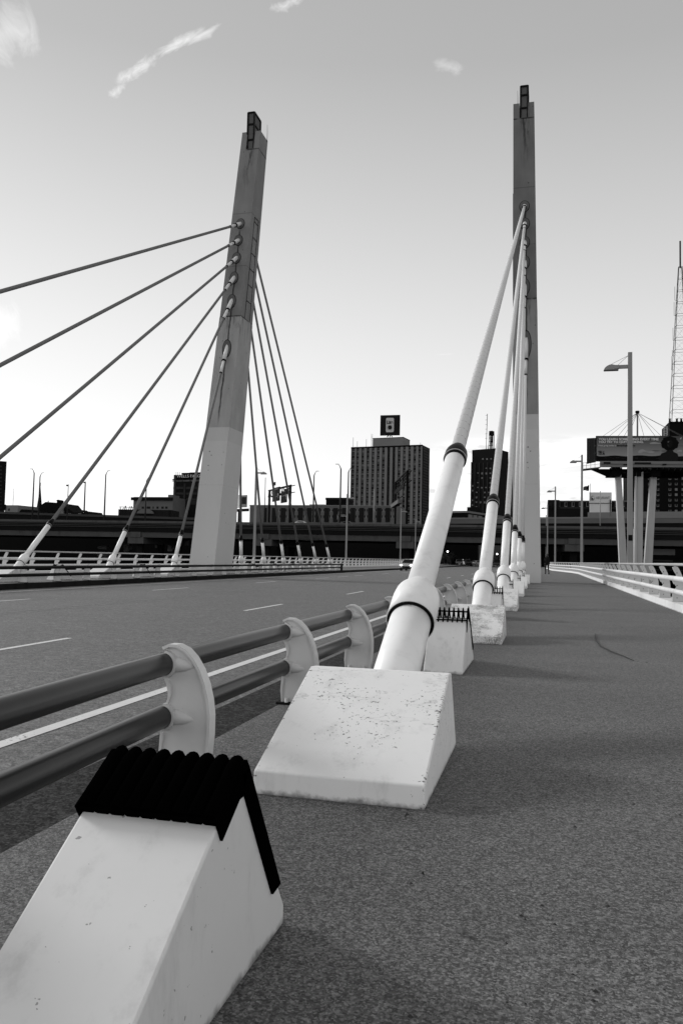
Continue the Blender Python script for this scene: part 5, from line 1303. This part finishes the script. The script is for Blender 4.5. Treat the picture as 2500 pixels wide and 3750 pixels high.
# ------------------------------------------------------------------ the pedestrian
def person():
    rr = ray(2001, 2102); p = C + rr * ((0 - HC) / rr.z); Hh = 1.98
    g = thing('person', 'person in dark clothes walking away along the right walkway, beside the pylon', 'person', (p.x, p.y, 0), math.radians(8))
    k = Hh / 1.8
    V = [(0, 0, .95), (0, .01, 1.12), (0, .03, 1.30), (0, .03, 1.44), (0, .05, 1.53), (0, .06, 1.62), (0, .055, 1.72),
         (-.10, .0, .90), (-.11, .10, .50), (-.11, -.02, .09), (-.11, .10, .04), (.10, 0, .90), (.11, -.06, .50), (.12, -.32, .16), (.12, -.27, .04),
         (-.17, .02, 1.42), (-.23, -.02, 1.16), (-.22, .10, .93), (-.215, .13, .84), (.17, .02, 1.42), (.23, .04, 1.16), (.22, -.02, .93), (.215, -.02, .84)]
    Ed = [(0, 1), (1, 2), (2, 3), (3, 4), (4, 5), (5, 6), (0, 7), (7, 8), (8, 9), (9, 10), (0, 11), (11, 12), (12, 13), (13, 14), (3, 15), (15, 16), (16, 17), (17, 18), (3, 19), (19, 20), (20, 21), (21, 22)]
    Rr = [.15, .14, .17, .13, .06, .095, .08, .10, .065, .045, .04, .10, .065, .045, .04, .07, .05, .04, .035, .07, .05, .04, .035]
    me = bpy.data.meshes.new('body'); me.from_pydata([tuple(c * k for c in v) for v in V], Ed, [])
    o = bpy.data.objects.new('body', me); COL.objects.link(o); o.parent = g; me.materials.append(M['cloth'])
    sm = o.modifiers.new('skin', 'SKIN')
    if not me.skin_vertices: 
        me.skin_vertices_add() if hasattr(me, 'skin_vertices_add') else None
    if me.skin_vertices:
        for i, sv in enumerate(me.skin_vertices[0].data): sv.radius = (Rr[i] * k, Rr[i] * k); sv.use_root = (i == 0)
    ss = o.modifiers.new('sub', 'SUBSURF'); ss.levels = 2; ss.render_levels = 2
    hd = MB(); hd.ball((0, .06 * k, 1.70 * k), .105 * k, .92, 1, 1.15); hd.obj('head', 'skin', g)
    hr = MB(); hr.ball((0, .03 * k, 1.735 * k), .112 * k, .95, .95, .98); hr.obj('hair', 'hair', g)
    ct = MB(); ct.tube([(0, .02 * k, .86 * k), (0, .02 * k, 1.05 * k), (0, .03 * k, 1.28 * k), (0, .04 * k, 1.42 * k), (0, .05 * k, 1.49 * k)], [.19 * k, .18 * k, .205 * k, .18 * k, .08 * k], 16).obj('coat', 'cloth', g)
    for nm, x, y, z in (('shoe', -.11, .17, .045), ('shoe', .12, -.26, .05)): MB().box((x - .05) * k, (x + .05) * k, (y - .14) * k, (y + .12) * k, 0.0, .09 * k, .02).obj(nm, 'cloth', g)
person()

# ------------------------------------------------------------------ litter on the walkway
def onz(px, py, z=0.0): rr = ray(px, py); return C + rr * ((z - HC) / rr.z)
tw = [onz(*p, .012) for p in ((2177, 2320), (2180, 2345), (2196, 2365), (2235, 2385), (2280, 2402), (2320, 2420))]
o = MB().tube([q - tw[0] for q in tw], [.006, .009, .010, .009, .007, .003], 6).obj('fallen_twig', 'twig'); o.location = tw[0]; tag(o, 'long curved dark twig lying on the right walkway', 'twig')
for pts, nm, m, lb in ((((1665, 3412), (1690, 3420), (1712, 3418), (1730, 3424)), 'dry_leaf', 'deadleaf', 'pale curled dry leaf on the walkway near the bottom of the photo'),
                       (((1535, 3204), (1555, 3208)), 'dark_leaf', 'twig', 'small black leaf crumb in the middle of the walkway'), (((1478, 2993), (1508, 2986)), 'bark_chip', 'twig', 'dark sliver just in front of the nearest anchor block'),
                       (((2005, 3020), (2018, 3022)), 'pebble', 'twig', 'small dark pebble on the open walkway')):
    if nm == 'pebble': continue
    q = [onz(*p, .008) for p in pts]; mb = MB()
    for a, b in zip(q, q[1:]):
        a = a - q[0]; b = b - q[0]; d_ = (b - a); s_ = Vector((-d_.y, d_.x, 0)).normalized() * (.012 if nm != 'dry_leaf' else .018); mid = (a + b) / 2 + Vector((0, 0, .012))
        v = [mb.b.verts.new(x) for x in (a, mid + s_, b, mid - s_)]; mb.b.faces.new(v)
    r = bmesh.ops.solidify(mb.b, geom=mb.b.faces[:], thickness=.003)
    o = mb.obj(nm, m); o.location = q[0]; tag(o, lb, 'litter')

# crumbs of grit and leaf scattered over the walkway
mb = MB(); rnd = random.Random(11)
for _ in range(170):
    Y = 2.0 + rnd.random() ** 1.8 * 30; x = rnd.uniform(-0.45, 3.0) if Y > 3 else rnd.uniform(-.5, .5); r_ = rnd.uniform(.003, .009)
    a = rnd.random() * 6; c_ = Vector((x, Y, .001))
    vs = [mb.b.verts.new(c_ + Vector((math.cos(a + t) * r_ * rnd.uniform(.6, 1.6), math.sin(a + t) * r_ * .6, 0))) for t in (0, 1.6, 3.1, 4.7)] + [mb.b.verts.new(c_ + Vector((0, 0, r_ * .7)))]
    for i in range(4): mb.b.faces.new((vs[i], vs[(i + 1) % 4], vs[4]))
tag(mb.obj('grit', 'twig'), 'dark crumbs of grit scattered over the walkway', 'grit', kind='stuff')
